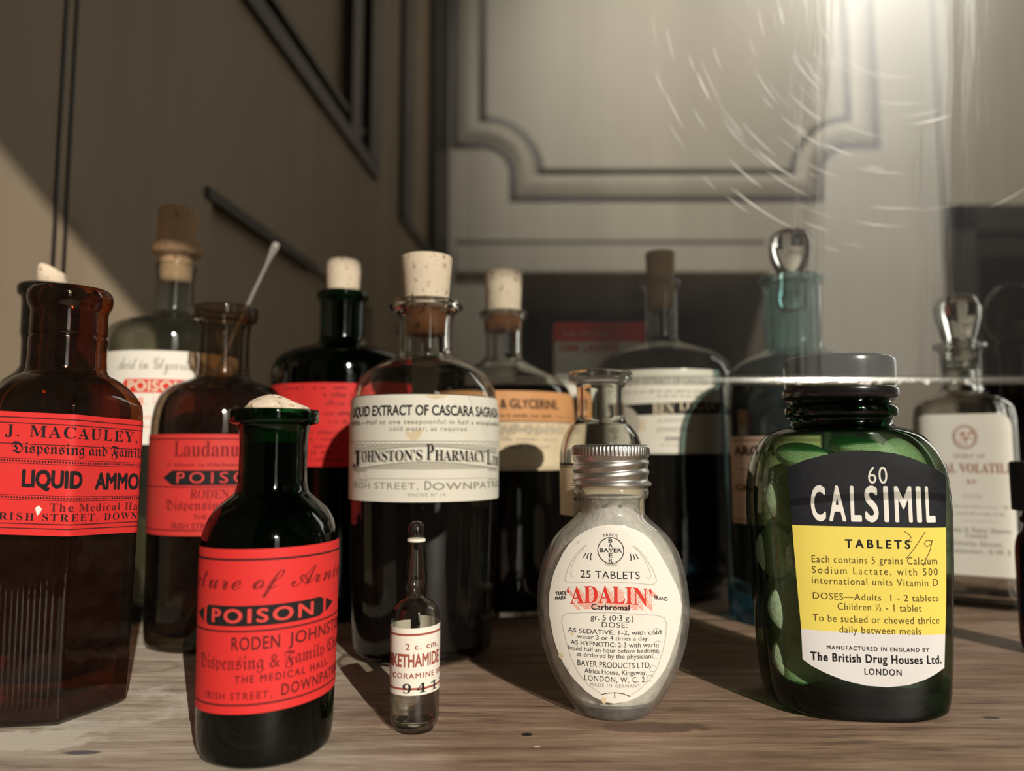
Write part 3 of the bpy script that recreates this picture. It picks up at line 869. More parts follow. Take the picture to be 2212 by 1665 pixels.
    T('LONDON, W. C. 2.', 'g', 1262, 1394, 1474, 11.5, 1, spacing=1.15); T('MADE IN GERMANY', 'g', 1274, 1381, 1485, 7, 5, spacing=1.2)
    Lb.stroke([(1297, 1502), (1310, 1498), (1327, 1496), (1344, 1498), (1359, 1504)], 1.6, 1); Lb.stroke([(1326, 1496), (1326, 1509)], 2, 1)
    # dirt rubbed into the paper
    for cx, cyy in ((1417, 1364), (1419, 1392), (1415, 1417), (1408, 1445), (1402, 1466)): circ(cx, cyy, 7, 1.0, 5, 20, 300, 12)
    for x, y, r_ in ((1236, 1374, 5), (1211, 1428, 6), (1303, 1514, 6), (1251, 1174, 2.5), (1228, 1456, 3)): Lb.poly([(x+r_*cos(a)*random.uniform(.5, 1.2), y+1.3*r_*sin(a)*random.uniform(.5, 1.2)) for a in [i*pi/5 for i in range(10)]], 6, off=.00005)
    Lb.build()
flask()

# --- big green tablet jar ---
def jar():
    sh = sh_super(3.4)
    B = Bottle('tablet_jar', 'wide green glass jar with black screw lid and black, yellow and white label', 'jar', 1811, 800, .2620, shape=sh, yaw=radians(18))
    bf = lambda z, r: smin(r, .0215, .004)
    P = B.prof([(108, 850), (110, 874), (122, 880), (125, 890), (121, 901), (113, 905), (111, 914), (116, 922), (140, 927), (164, 938), (183, 956), (197, 980), (207, 1012), (213, 1050), (216, 1100), (214, 1200), (209, 1300), (204, 1400), (198, 1470), (190, 1500), (178, 1514)], foot=148)
    kz = lambda z: max(0.0, min(1.0, (B.z(925)-z)/(B.z(925)-B.z(1010))))
    g = B.glass(P, .0026, [M['green_glass'], M['deep_green_glass']], kz, n=96, base=.0075, b=bf)
    for q in g.data.polygons:
        if q.center.z < .0095 or q.center.z > B.z(928): q.material_index = 1
    r = B.r(123, 800)
    prof = [(B.z(866), r*.96), (B.z(862), r*1.0), (B.z(856), r*1.03), (B.z(848), r*1.035), (B.z(842), r*1.02), (B.z(840), r*1.0), (B.z(838), r*.995), (B.z(790), r*1.0), (B.z(780), r*.985), (B.z(776), r*.95), (B.z(775), r*.90), (B.z(775), r*.3)]
    B.lathe([(z, q) for q, z in catmull([(b, a) for a, b in prof], 4)], M['bakelite'], 'screw_lid', n=96)['label'] = 'black bakelite screw lid'
    def S2(x, v, off):
        a = B.A(v); b = bf(v, a); n = 2 + kz(v)*1.4; q = max(1e-5, 1-min(1, abs(x/a))**n)
        y = -b*q**(1/n); nx, ny = sgnpow(x/a, n-1)/a, sgnpow(y/b, n-1)/b; l = math.hypot(nx, ny) or 1
        v2 = v
        return x + nx/l*off, y + ny/l*off, v2
    def S3(x, v, off): return S2(x, v - KS*(x-XS), off)
    Lb = Label(B, ['black_paper', 'yellow_paper', 'grey_white_paper', 'white_ink', 'black_ink', 'brown_ink'], 1230, 0.0, proj=None, d=.0205, cut=.0016, off=.0002)
    KS, XS = 0.0, 0.0
    Lb.proj = S3
    XS = Lb.U(1885); KS = .006
    top = [(1707,1014),(1720,1006),(1750,994),(1790,983),(1830,976),(1870,973),(1900,974),(1940,978),(1980,988),(2015,1003),(2040,1017),(2052,1026)]
    Lb.poly(top + [(2050,1080),(2046,1139),(1714,1138)], 0, off=0.0, cutv=True)
    Lb.poly([(1714,1138),(2046,1139),(2044,1200),(2040,1300),(2035,1371),(1727,1367),(1722,1290),(1717,1200)], 1, off=0.0, cutv=True)
    Lb.poly([(1727,1367),(2035,1371),(2030,1444),(2010,1456),(1985,1468),(1950,1479),(1905,1485),(1860,1483),(1815,1474),(1775,1460),(1745,1446),(1728,1434)], 2, off=0.0, cutv=True)
    T = Lb.text
    T('60', 'g', 1883, 1925, 1044, 36, 3, spacing=1.1)
    for ch, a, b in (('C',1756,1788),('A',1795,1832),('L',1842,1866),('S',1873,1903),('I',1914.5,1925),('M',1938,1976),('I',1985,1996),('L',2005,2025)): T(ch, 'h', a, b, 1125, 75, 3)
    T('TABLETS', 'h', 1827, 1968, 1184, 18, 4, spacing=1.5)
    T('Each contains 5 grains Calcium', 'g', 1754, 2024, 1218, 15, 5, spacing=1.15); T('Sodium Lactate, with 500', 'g', 1754, 2024, 1242, 15, 5, spacing=1.3)
    T('international units Vitamin D', 'g', 1753, 2024, 1265, 15, 5, spacing=1.15); T('DOSES\u2014Adults  1 - 2 tablets', 'g', 1754, 2023, 1298, 14, 5, spacing=1.1)
    T('Children \u00bd - 1 tablet', 'g', 1806, 1986, 1320, 14.5, 5, spacing=1.1); T('To be sucked or chewed thrice', 'g', 1752, 2023, 1347, 15, 5, spacing=1.1)
    T('daily between meals', 'g', 1808, 1983, 1370, 15, 5, spacing=1.1)
    T('MANUFACTURED IN ENGLAND BY', 'b', 1780, 1998, 1407, 8.5, 4, spacing=1.3)
    T('The British Drug Houses Ltd.', 'h', 1745, 2024, 1433, 17.5, 4, spacing=1.15); T('LONDON', 'b', 1858, 1937, 1459, 13, 4, spacing=1.2)
    for p in ([(1957,1147),(1966,1153),(1971,1160),(1966,1166),(1963,1171),(1972,1168)], [(2002,1147),(1985,1172),(1970,1192),(1958,1206)], [(2016,1168),(2004,1166),(1998,1174),(2004,1180),(2014,1174),(2016,1166),(2010,1188),(1999,1210),(1994,1222)]): Lb.stroke(p, 1.6, 5)
    Lb.build()
    # the tablets seen through the glass
    R, T_ = .0088, .0027
    prof = catmull([(R*.2, T_), (R*.6, T_*.93), (R*.9, T_*.62), (R, T_*.38), (R, T_*.38), (R, -T_*.38), (R, -T_*.38), (R*.9, -T_*.62), (R*.6, -T_*.93), (R*.2, -T_)], 3)[::-1]
    bm = bmesh.new(); rings_bm(bm, [(z, r_, r_, 0) for r_, z in prof], sh_round, 40)
    first = link('tablet', bm, M['tablet'])
    spots = []
    rng = random.Random(4)
    c_, s_ = cos(B.rz), sin(B.rz)
    loc = [(-.0205, -.0114, .0690, 86, 2), (-.0250, -.0072, .0510, 88, -60), (-.0168, -.0105, .0512, 86, 42), (-.0203, -.0104, .0330, 87, 4), (-.0190, -.0090, .0168, 80, 6),
           (-.0140, -.002, .0835, 24, 0), (.0040, -.003, .0865, 14, 10), (.0190, -.004, .0815, 62, 24), (.0212, -.0035, .0640, 84, 26), (.0208, -.0040, .0450, 86, 22), (.0200, -.0045, .0265, 84, 24)]
    for zz in (.0170, .0355, .0540, .0720):
        for xx in (-.0170, .0, .0170): loc.append((xx + rng.uniform(-.001, .001), .0065 + rng.uniform(-.001, .001), zz + rng.uniform(0, .001), 86 + rng.uniform(-5, 5), rng.uniform(-12, 12)))
    for x, y, z, rx, rz in loc: spots.append((B.X + c_*x - s_*y, B.Y + s_*x + c_*y, z, radians(rx), B.rz + radians(rz)))
    for i, (x, y, z, rx, rz) in enumerate(spots):
        t = first if i == 0 else first.copy()
        if i: COL.objects.link(t)
        t.location = (x, y, z); t.rotation_euler = (rx, 0, rz)
        tag(t, 'pale round tablet lying inside the green tablet jar', 'tablet', 'tablets in the green jar')
    return B
jar()

# ------------------------------------------------------------------ second row and behind
def cork_part(B, pts, mat='cork', name='cork', dx=0.0):
    P = [(B.z(y), B.r(h, y)) for h, y in pts][::-1]
    return B.lathe(P, M[mat], name, x=dx, n=48)

# --- clear bottle with the cream Downpatrick label ---
def johnston():
    B = Bottle('medicine_bottle', 'clear corked bottle of black liquid with a wide cream pharmacy label, behind the ampoule', 'bottle', 921, 660, .3235)
    P = B.prof([(62, 652), (72, 653), (79, 658), (80, 664), (75, 671), (64, 677), (59, 684), (57, 700), (56, 730), (57, 758), (61, 770), (78, 780), (104, 791), (126, 805), (142, 824), (152, 846), (158, 880), (160, 920), (160, 1085), (158, 1200), (153, 1330), (149, 1390), (144, 1415), (134, 1428)], foot=118)
    B.glass(P, .0026, M['lens_glass'], base=.006, n=96)
    B.fill(.0062, B.z(862), -.0004, M['dark_liquid'])
    cork_part(B, [(30, 556), (54, 557), (55, 560), (52, 600), (48, 648), (47, 658), (20, 660)])
    cork_part(B, [(20, 660.5), (45, 661), (44, 690), (43, 724), (20, 726)], 'wet_cork', 'cork_end')
    Lb = Label(B, ['cream_paper', 'black_ink', 'grey_ink', 'pale_grey_ink', 'tan_paper', 'white_paper'], 960)
    h = B.r(160, 960)*radians(83)
    Lb.patch(0, 0, 851, 1085, full=(-h, h))
    T = Lb.text
    T('LIQUID EXTRACT OF CASCARA SAGRADA', 'h', 800, 1023, 896, 22, 1, i=7, j=25)
    T('DOSE.\u2014Half to one teaspoonful in half a wineglassful of', 'b', 793, 1022, 915, 9.5, 2, i=6, j=39, spacing=1.15)
    T('cold water, as required', 'b', 842, 1007, 930, 9.5, 2, spacing=1.2)
    def full(py, th, mi): Lb.stroke([(-h+2*h*i/30, Lb.V(py)) for i in range(31)], th*Lb.mpp(), mi, raw=True)
    full(953, 1.6, 2)
    # engraved banner
    def arc_y(px, y0, drop): return y0 + drop*((px-920)/150)**2
    def band(y0, y1, drop, mi, off, n=26, x0=766, x1=1072):
        xs = [x0+(x1-x0)*i/n for i in range(n+1)]
        up = [(Lb.U(x), Lb.V(arc_y(x, y0, drop))) for x in xs]; dn = [(Lb.U(x), Lb.V(arc_y(x, y1, drop))) for x in xs]
        Lb.add(up+dn, [(i, i+n+1, i+n+2, i+1) for i in range(n)], mi, off)
    band(957, 1013, 8, 3, .00006); band(964, 998, 16, 0, .0001); band(963, 965, 16, 2, .00012); band(997, 999, 16, 2, .00012)
    for k in range(28):
        x = 768+k*11; Lb.stroke([(x, 957+random.uniform(0, 2)), (x+6, 961), (x+11, 957)], 1.3, 2, off=.00012)
    for k in range(34):
        x = 770+k*9; y = arc_y(x, 1001, 12); Lb.stroke([(x, y), (x+9, y+9)], 1.0, 2, off=.00012)
    for nm, a, b, cap in (("J", 765, 781, 33), ("OHNSTON'S", 783, 912, 23), ("P", 921, 937, 34), ("HARMACY", 939, 1046, 23), ("L", 1050, 1061, 33), ("TD.", 1062, 1075, 20)):
        m_ = (a+b)/2; sl = -.00022*(m_-920)*1.6
        T(nm, 's', a+3, b+3, arc_y(m_, 993, 14)+2, cap, 3, off=.00015, slope=sl); T(nm, 's', a, b, arc_y(m_, 993, 14), cap, 1, slope=sl, off=.0002)
    Lb.poly([(797, 1014), (1052, 1014), (1060, 1024), (1052, 1034), (797, 1034), (790, 1024)], 0, off=.00013)
    Lb.stroke([(797, 1014), (1052, 1014), (1060, 1024), (1052, 1034), (797, 1034), (790, 1024), (797, 1014)], 1.5, 2)
    for sx in (-1, 1): Lb.stroke([(925+sx*138, 1019), (925+sx*148, 1019), (925+sx*148, 1038), (925+sx*128, 1038)], 2, 2)
    T('PHARMACEUTICAL CHEMISTS.', 'g', 803, 1050, 1029.5, 11.5, 2, spacing=1.1)
    T('IRISH STREET,', 'g', 766, 905, 1057, 14, 2, i=0, j=13, spacing=1.1); T('D', 'b', 918, 933, 1058, 19, 2); T('OWNPATRICK', 'b', 935, 1076, 1058, 15, 2, i=0, j=9, spacing=1.1)
    T("'PHONE N\u00ba 14.", 'g', 880, 966, 1073, 8, 2, spacing=1.2)
    Lb.poly([(878, 940), (874, 926), (886, 934), (898, 928), (912, 930), (908, 942), (900, 950), (888, 951)], 4, off=.00003)
    Lb.poly([(915, 852), (940, 851), (970, 852), (958, 857), (940, 861), (925, 858)], 4, off=.00003)
    Lb.build()
johnston()

# --- laudanum bottle ---
def laudanum():
    B = Bottle('laudanum_bottle', 'open clear bottle with a dim red Laudanum label, between the amber and green poison bottles', 'bottle', 487, 690, .3480)
    P = B.prof([(67, 664), (70, 665), (72, 669), (72, 684), (69, 694), (61, 699), (57, 708), (55, 740), (55, 780), (57, 808), (63, 818), (86, 827), (112, 838), (131, 856), (142, 880), (148, 910), (150, 950), (150, 1150), (150, 1340), (147, 1372), (138, 1388)], foot=120)
    B.glass(P, .003, M['smoky_glass'], base=.012, n=96)
    B.fill(.0125, B.z(846), .0001, M['tincture'])
    Lb = Label(B, ['dull_red_paper', 'black_ink', 'faint_red_ink', 'red_letter_ink'], 1050)
    h = B.r(150, 1050)*radians(86)
    Lb.patch(0, 0, 937, 1158, full=(-h, h))
    T = Lb.text
    def full(py, th, mi): Lb.stroke([(-h+2*h*i/30, Lb.V(py)) for i in range(31)], th*Lb.mpp(), mi, raw=True)
    full(948, 3, 2); full(1052, 2.5, 2); full(1146, 3, 2)
    T('Laudanum', 's', 374, 514, 986, 33, 2, i=0, j=7)
    Lb.scribble(362, 600, 1007, 8, 2)
    Lb.poly([(352, 1032), (372, 1016), (600, 1016), (620, 1032), (600, 1048), (372, 1048)], 1)
    T('POISON', 'g', 382, 570, 1043, 23, 3, off=.00009, spacing=1.4)
    T('RODEN JOHNSTON', 's', 412, 600, 1077, 20, 2); T('Dispensing & Family', 'f', 360, 590, 1102, 22, 2)
    T('THE MEDICAL HALL', 'b', 420, 560, 1122, 10, 2); T('IRISH STREET, DOWNPATRICK', 'b', 374, 600, 1142, 12, 2)
    Lb.build()
laudanum()

# --- tall clear bottle at the back with the dark knobbed stopper ---
def back_clear():
    B = Bottle('stoppered_bottle', 'tall clear bottle with a dark knobbed stopper and cream label with red POISON', 'bottle', 380, 600, .4050)
    P = B.prof([(40, 572), (44, 573), (45, 580), (42, 590), (41, 640), (42, 672), (50, 684), (84, 694), (118, 704), (138, 718), (146, 738), (148, 765), (148, 1150), (148, 1290), (144, 1310), (134, 1322)], foot=120)
    B.glass(P, .003, M['dull_glass'], base=.008, n=80)
    st = cork_part(B, [(20, 452), (40, 453), (43, 458), (43, 512), (48, 526), (56, 534), (57, 548), (50, 554), (39, 557), (37, 562), (36, 600), (34, 612), (18, 614)], 'brown_cork', 'stopper')
    Lb = Label(B, ['cream_paper', 'grey_ink', 'red_ink', 'pale_red_ink', 'cream_ink'], 850)
    h = B.r(148, 850)*radians(78)
    Lb.patch(0, 0, 756, 960, full=(-h, h))
    Lb.text('Acid in Glycerine', 'c', 252, 424, 797, 26, 1)
    Lb.poly([(262, 832), (270, 818), (402, 818), (412, 832), (402, 848), (270, 848)], 2)
    Lb.text('POISON', 'h', 276, 398, 844, 23, 4, off=.00012, spacing=1.1)
    Lb.scribble(300, 400, 874, 18, 3); Lb.scribble(260, 440, 905, 9, 3); Lb.scribble(280, 420, 925, 9, 3)
    Lb.poly([(300, 858), (310, 858), (310, 876), (300, 876)], 3)
    Lb.build()
back_clear()

# --- green bottle at the back with the red label ---
def back_green():
    B = Bottle('corked_green_bottle', 'tall dark green corked bottle with a red label, partly behind the cream-labelled bottle', 'bottle', 740, 690, .4080)
    P = B.prof([(42, 632), (53, 633), (57, 638), (56, 646), (50, 653), (49, 660), (48, 700), (49, 732), (55, 744), (84, 753), (116, 764), (137, 778), (147, 798), (150, 825), (150, 1200), (149, 1270), (140, 1290)], foot=125)
    B.glass(P, .003, M['deep_green_glass'], base=.006, n=80)
    B.fill(.0065, B.z(775), -.0004, M['dark_liquid'])
    cork_part(B, [(10, 562), (30, 563), (36, 568), (38, 580), (37, 600), (35, 632), (34, 650), (18, 652)])
    Lb = Label(B, ['red_paper', 'faint_red_ink', 'maroon_ink'], 915)
    h = B.r(150, 915)*radians(82)
    Lb.patch(0, 0, 826, 1008, full=(-h, h))
    for x0, x1, y, hh in ((613, 655, 840, 8), (676, 704, 840, 8), (720, 745, 840, 8), (700, 760, 857, 11), (705, 760, 876, 13), (700, 758, 896, 9), (708, 756, 914, 8), (670, 740, 938, 10), (672, 745, 952, 8), (680, 735, 967, 8), (672, 735, 981, 10), (670, 740, 995, 8)): Lb.scribble(x0, x1, y, hh, 2 if y < 900 else 1)
    Lb.build()
back_green()

# --- glycerine bottle ---
def glycerine():
    B = Bottle('glycerine_bottle', 'clear corked bottle with an orange and cream Glycerine label', 'bottle', 1087, 690, .4200)
    P = B.prof([(44, 674), (50, 675), (52, 681), (48, 688), (42, 694), (41, 720), (41, 765), (46, 780), (68, 793), (98, 808), (124, 824), (141, 842), (150, 866), (153, 900), (153, 1200), (152, 1260), (142, 1280)], foot=125)
    B.glass(P, .0028, M['lens_glass'], base=.006, n=80)
    B.fill(.0065, B.z(838), -.0004, M['dark_liquid'])
    cork_part(B, [(20, 588), (40, 589), (41, 593), (39, 640), (38, 674), (37, 680), (18, 681)])
    cork_part(B, [(18, 681.5), (36, 682), (36, 700), (35, 716), (18, 718)], 'wet_cork', 'cork_end')
    Lb = Label(B, ['orange_paper', 'tan_paper', 'black_ink', 'grey_ink', 'dark_trim'], 930)
    h = B.r(153, 930)*radians(84)
    Lb.patch(0, 0, 843, 909, full=(-h, h)); Lb.patch(0, 0, 909, 1016, mi=1, full=(-h, h))
    Lb.text('ROSE & GLYCERINE.', 'h', 1076, 1206, 881, 20, 2, i=5, j=17)
    Lb.scribble(1080, 1232, 900, 6, 2)
    for k in range(30): Lb.stroke([(1070+k*5, 938+random.uniform(-6, 4)), (1073+k*5, 918+random.uniform(-4, 6))], 3, 3)
    Lb.rule(1060, 1236, 910, 2, 2); Lb.scribble(1070, 1200, 952, 9, 3); Lb.scribble(1080, 1190, 968, 8, 3); Lb.rule(1060, 1236, 1010, 2, 3)
    Lb.build()
glycerine()

# --- second cascara bottle ---
def ben():
    B = Bottle('cascara_bottle', 'squat black corked bottle with a cream label headed Ben Logan, behind the small clear bottle', 'bottle', 1427, 640, .4600)
    P = B.prof([(36, 606), (42, 607), (44, 613), (40, 622), (35, 630), (34, 680), (34, 728), (42, 741), (74, 752), (108, 764), (130, 778), (142, 794), (148, 815), (150, 850), (150, 1180), (148, 1225), (138, 1242)], foot=120)
    B.glass(P, .003, M['clear_glass'], base=.006, n=80)
    B.fill(.0065, B.z(744), -.0004, M['dark_liquid'])
    cork_part(B, [(18, 545), (31, 546), (32, 550), (30, 606), (29, 640), (28, 664), (14, 666)], 'brown_cork')
    Lb = Label(B, ['cream_paper', 'black_ink', 'grey_ink', 'pale_grey_ink', 'cream_ink'], 890)
    h0, h1 = Lb.U(1286), Lb.U(1557)
    Lb.patch(0, 0, 796, 980, full=(h0, h1))
    T = Lb.text
    T('LIQUID EXTRACT OF CASCARA SAGRADA', 'h', 1386, 1531, 828, 14, 2, i=7, j=25, spacing=1.1)
    Lb.scribble(1350, 1548, 847, 5, 2); Lb.scribble(1420, 1520, 857, 5, 2)
    Lb.poly([(1340, 872), (1556, 866), (1556, 892), (1340, 897)], 1)
    Lb.poly([(1340+42*cos(a), 915-42*sin(a)) for a in [radians(-70+i*10) for i in range(26)]], 3, off=.0002)
    for r_ in (40, 28): Lb.stroke([(1340+r_*cos(a), 915-r_*sin(a)) for a in [radians(-80+i*10) for i in range(27)]], 2.2, 2, off=.00008)
    Lb.poly([(1390+9*cos(a)-4, 917-14*sin(a)) for a in [i*pi/8 for i in range(16)]], 4, off=.00009)
    Lb.poly([(1366+12*cos(a), 900-8*sin(a)) for a in [i*pi/8 for i in range(16)]], 4, off=.00009)
    T('BEN', 's', 1410, 1456, 894, 23, 4, off=.00009); T('LOGAN', 's', 1468, 1545, 886, 20, 4, off=.00009)
    T('SUPERIOR', 'g', 1420, 1490, 911, 7, 2, slope=.04); T('JOHNSTON', 'b', 1418, 1492, 931, 8, 2, spacing=1.2); T('DOWN', 'h', 1436, 1468, 951, 7, 1); Lb.scribble(1425, 1468, 963, 5, 3)
    Lb.build()
ben()

# --- small clear bottle behind the flask ---
def small_clear():
    B = Bottle('small_clear_bottle', 'small open clear glass bottle with a rolled lip, behind the aluminium cap of the flask', 'bottle', 1297, 840, .3100)
    P = B.prof([(58, 802), (66, 804), (70, 810), (70, 818), (66, 825), (56, 829), (52, 836), (51, 870), (52, 900), (57, 912), (70, 924), (81, 942), (87, 962), (90, 985), (90, 1100), (90, 1380), (86, 1396)], foot=76)
    B.glass(P, .0024, M['lens_glass'], base=.006, n=80)
    Lb = Label(B, ['tan_paper', 'black_ink', 'brown_ink'], 1060)
    h = B.r(90, 1060)*radians(80)
    Lb.patch(0, 0, 1004, 1117, full=(-h, h))
    Lb.stroke([(-h+2*h*i/20, Lb.V(1003)) for i in range(21)], 5*Lb.mpp(), 1, raw=True)
    Lb.stroke([(-h+2*h*i/20, Lb.V(1009)) for i in range(21)], 2*Lb.mpp(), 2, raw=True)
    Lb.build()
small_clear()

# --- little vial with a black band ---
def vial():
    B = Bottle('glass_vial', 'tiny clear glass vial with a black band, mostly hidden behind the neck of the flask', 'vial', 1252, 1070, .2790)
    P = B.prof([(2, 1040), (5, 1043), (6, 1060), (9, 1070), (13, 1076), (14, 1084), (14, 1180), (14, 1440), (12, 1450)], foot=10)
    B.glass(P, .0006, M['clear_glass'], base=.0015, n=40)
    r = B.r(14.4, 1080); bm = bmesh.new(); rings_bm(bm, [(B.z(1081), r, r, 0), (B.z(1080), r*1.03, r*1.03, 0), (B.z(1074), r*1.03, r*1.03, 0), (B.z(1073), r*.95, r*.95, 0)], sh_round, 40)
    link('band', bm, M['bakelite'], B.root)['label'] = 'black band'
vial()

# --- blue-green bottle with glass ball stopper ---
def aromatic():
    B = Bottle('glass_stoppered_bottle', 'large blue-green bottle with a clear glass ball stopper and small cream label', 'bottle', 1708, 600, .3880)
    P = B.prof([(58, 598), (68, 600), (71, 606), (68, 614), (64, 620), (63, 680), (63, 742), (70, 757), (98, 770), (126, 785), (146, 806), (158, 832), (163, 865), (165, 900), (165, 1200), (164, 1310), (158, 1332), (146, 1344)], foot=126)
    g = B.glass(P, .0035, [M['aqua_glass'], M['blue_glow_glass']], base=.014, n=96)
    for q in g.data.polygons:
        if q.center.z < .0142: q.material_index = 1
    B.fill(.020, B.z(775), -.0004, M['teal_liquid'])
    cork_part(B, [(14, 499), (34, 501), (44, 512), (47, 532), (45, 556), (36, 578), (28, 590), (30, 604), (34, 640), (32, 670), (14, 673)], 'lens_glass', 'ball_stopper')['label'] = 'clear glass ball stopper'
    Lb = Label(B, ['pink_paper', 'black_ink', 'brown_ink', 'grey_ink'], 1040)
    Lb.patch(1581, 1776, 941, 1140, nv=8)
    for py in (950, 1131): Lb.rule(1582, 1775, py, 2.4, 2)
    Lb.text('AROMATIC', 'h', 1589, 1765, 984, 22, 1)
    Lb.scribble(1592, 1770, 1018, 5, 3); Lb.rule(1590, 1768, 1042, 1.2, 3)
    Lb.text('GRAINS', 'h', 1589, 1700, 1065, 15, 2); Lb.scribble(1608, 1740, 1086, 7, 2); Lb.scribble(1594, 1660, 1116, 7, 3)
    Lb.build()
aromatic()

# --- sal volatile ---
def volatile():
    B = Bottle('square_bottle', 'square clear bottle with white Sal Volatile label and faceted glass stopper', 'bottle', 2072, 760, .4300, shape=sh_super(6), ratio=.92)
    P = B.prof([(52, 742), (60, 744), (60, 752), (50, 758), (45, 766), (45, 830), (49, 846), (70, 856), (94, 868), (106, 884), (110, 905), (111, 940), (111, 1240), (110, 1292), (102, 1302)], foot=92)
    kz = lambda z: max(0.0, min(1.0, (B.z(850)-z)/(B.z(850)-B.z(885))))
    B.glass(P, .003, M['lens_glass'], kz, base=.007, n=96, b=lambda z, r: r*(1-.08*kz(z)))
    st = [(34, 640), (46, 645), (52, 664), (50, 690), (40, 724), (34, 738), (36, 742), (34, 800), (16, 802)]
    B.lathe([(B.z(y), B.r(h, y)) for h, y in st][::-1], M['lens_glass'], 'faceted_stopper', n=8)['label'] = 'faceted clear glass stopper'
    for p in B.root.children[-1].data.polygons: p.use_smooth = False
    Lb = Label(B, ['white_paper', 'rust_ink', 'grey_ink', 'pale_red_ink', 'pale_grey_ink'], 1070)
    c = [(1981, 920), (1984, 906), (1993, 896), (2006, 892), (2170, 892), (2184, 897), (2191, 908), (2193, 922), (2193, 1249), (1981, 1249)]
    Lb.poly(c, 0, off=0.0)
    for r_ in (26, 22): Lb.stroke([(2091+r_*cos(a), 943-r_*sin(a)) for a in [i*pi/16 for i in range(33)]], 1.6, 1)
    for k in range(26):
        x, y = 2091+random.uniform(-15, 15), 943+random.uniform(-13, 13); Lb.stroke([(x, y), (x+random.uniform(-4, 4), y+random.uniform(2, 7))], 2.0, 3 if k % 2 else 1)
    T = Lb.text
    T('SPIRIT OF', 'i', 2064, 2133, 990, 9, 1, spacing=1.2); T('SAL VOLATILE', 's', 2072, 2178, 1022, 21, 1, i=4, j=11); T('B.P.', 's', 2090, 2112, 1046, 9, 1); T('DOSE.', 'g', 2080, 2124, 1078, 9, 4)
    Lb.scribble(2000, 2180, 1099, 6, 4); Lb.scribble(2000, 2170, 1114, 6, 4); Lb.rule(2076, 2150, 1128, 1.4, 4)
    T('Army & Navy Stores', 's', 2036, 2180, 1153, 10, 2); T('Limited.', 's', 2082, 2130, 1165, 8, 2); T('Victoria Street,', 's', 2040, 2162, 1183, 10, 2); T('Westminster, S.W.1', 's', 2010, 2178, 1200, 10, 2)
    Lb.build()
volatile()

# --- dark globe-stoppered bottle at the edge ---
def globe():
    B = Bottle('dark_globe_bottle', 'dark brown bottle with a round knob stopper, in shade behind the white-labelled square bottle', 'bottle', 2190, 690, .5200)
    P = B.prof([(34, 742), (44, 743), (46, 752), (40, 760), (38, 800), (40, 860), (52, 880), (72, 900), (84, 925), (88, 960), (88, 1160), (86, 1198)], foot=78)
    B.glass(P, .003, M['dark_amber_glass'], base=.006, n=64)
    B.fill(.0065, B.z(880), -.0004, M['dark_liquid'])
    cork_part(B, [(14, 614), (36, 619), (56, 638), (66, 664), (67, 690), (58, 716), (44, 732), (32, 742), (30, 760), (28, 800), (12, 802)], 'dark_amber_glass', 'round_stopper')
globe()

# --- dropper bottle cut by the frame ---
def dropper():
    B = Bottle('capped_bottle', 'small dark amber bottle with a black screw cap', 'bottle', 2241, 1050, .3220)
    P = B.prof([(36, 1100), (40, 1112), (46, 1118), (46, 1128), (38, 1134), (40, 1142), (52, 1158), (58, 1178), (60, 1200), (60, 1380), (57, 1396)], foot=50)
    B.glass(P, .002, M['dark_amber_glass'], base=.005, n=64)
    B.fill(.0055, B.z(1190), -.0004, M['dark_liquid'])
    r = B.r(61, 1050)
    B.lathe([(z, q) for q, z in catmull([(r*.9, B.z(1103)), (r*.99, B.z(1102)), (r, B.z(1098)), (r, B.z(1004)), (r*.98, B.z(998)), (r*.9, B.z(996)), (r*.2, B.z(996))], 3)], M['black_plastic'], 'screw_cap', n=72)['label'] = 'black screw cap'
dropper()

# --- dark narrow bottle behind the amber one ---
def dark_left():
    B = Bottle('dark_corked_bottle', 'black bottle with a crooked cork, mostly hidden behind the six-sided amber bottle', 'bottle', 112, 640, .3350)
    P = B.prof([(64, 618), (72, 620), (76, 628), (74, 640), (66, 646), (64, 660), (64, 720), (60, 740), (60, 790), (70, 806), (96, 826), (108, 850), (112, 890), (112, 1340), (108, 1380)], foot=98)
    B.glass(P, .0025, M['black_glass'], base=.006, n=64)
    B.fill(.0065, B.z(635), -.0004, M['dark_liquid'])
    o = cork_part(B, [(16, 590), (30, 592), (34, 600), (36, 640), (16, 642)], 'cork')
    for v in o.data.vertices: v.co.z += v.co.x*-.45 + .002
dark_left()

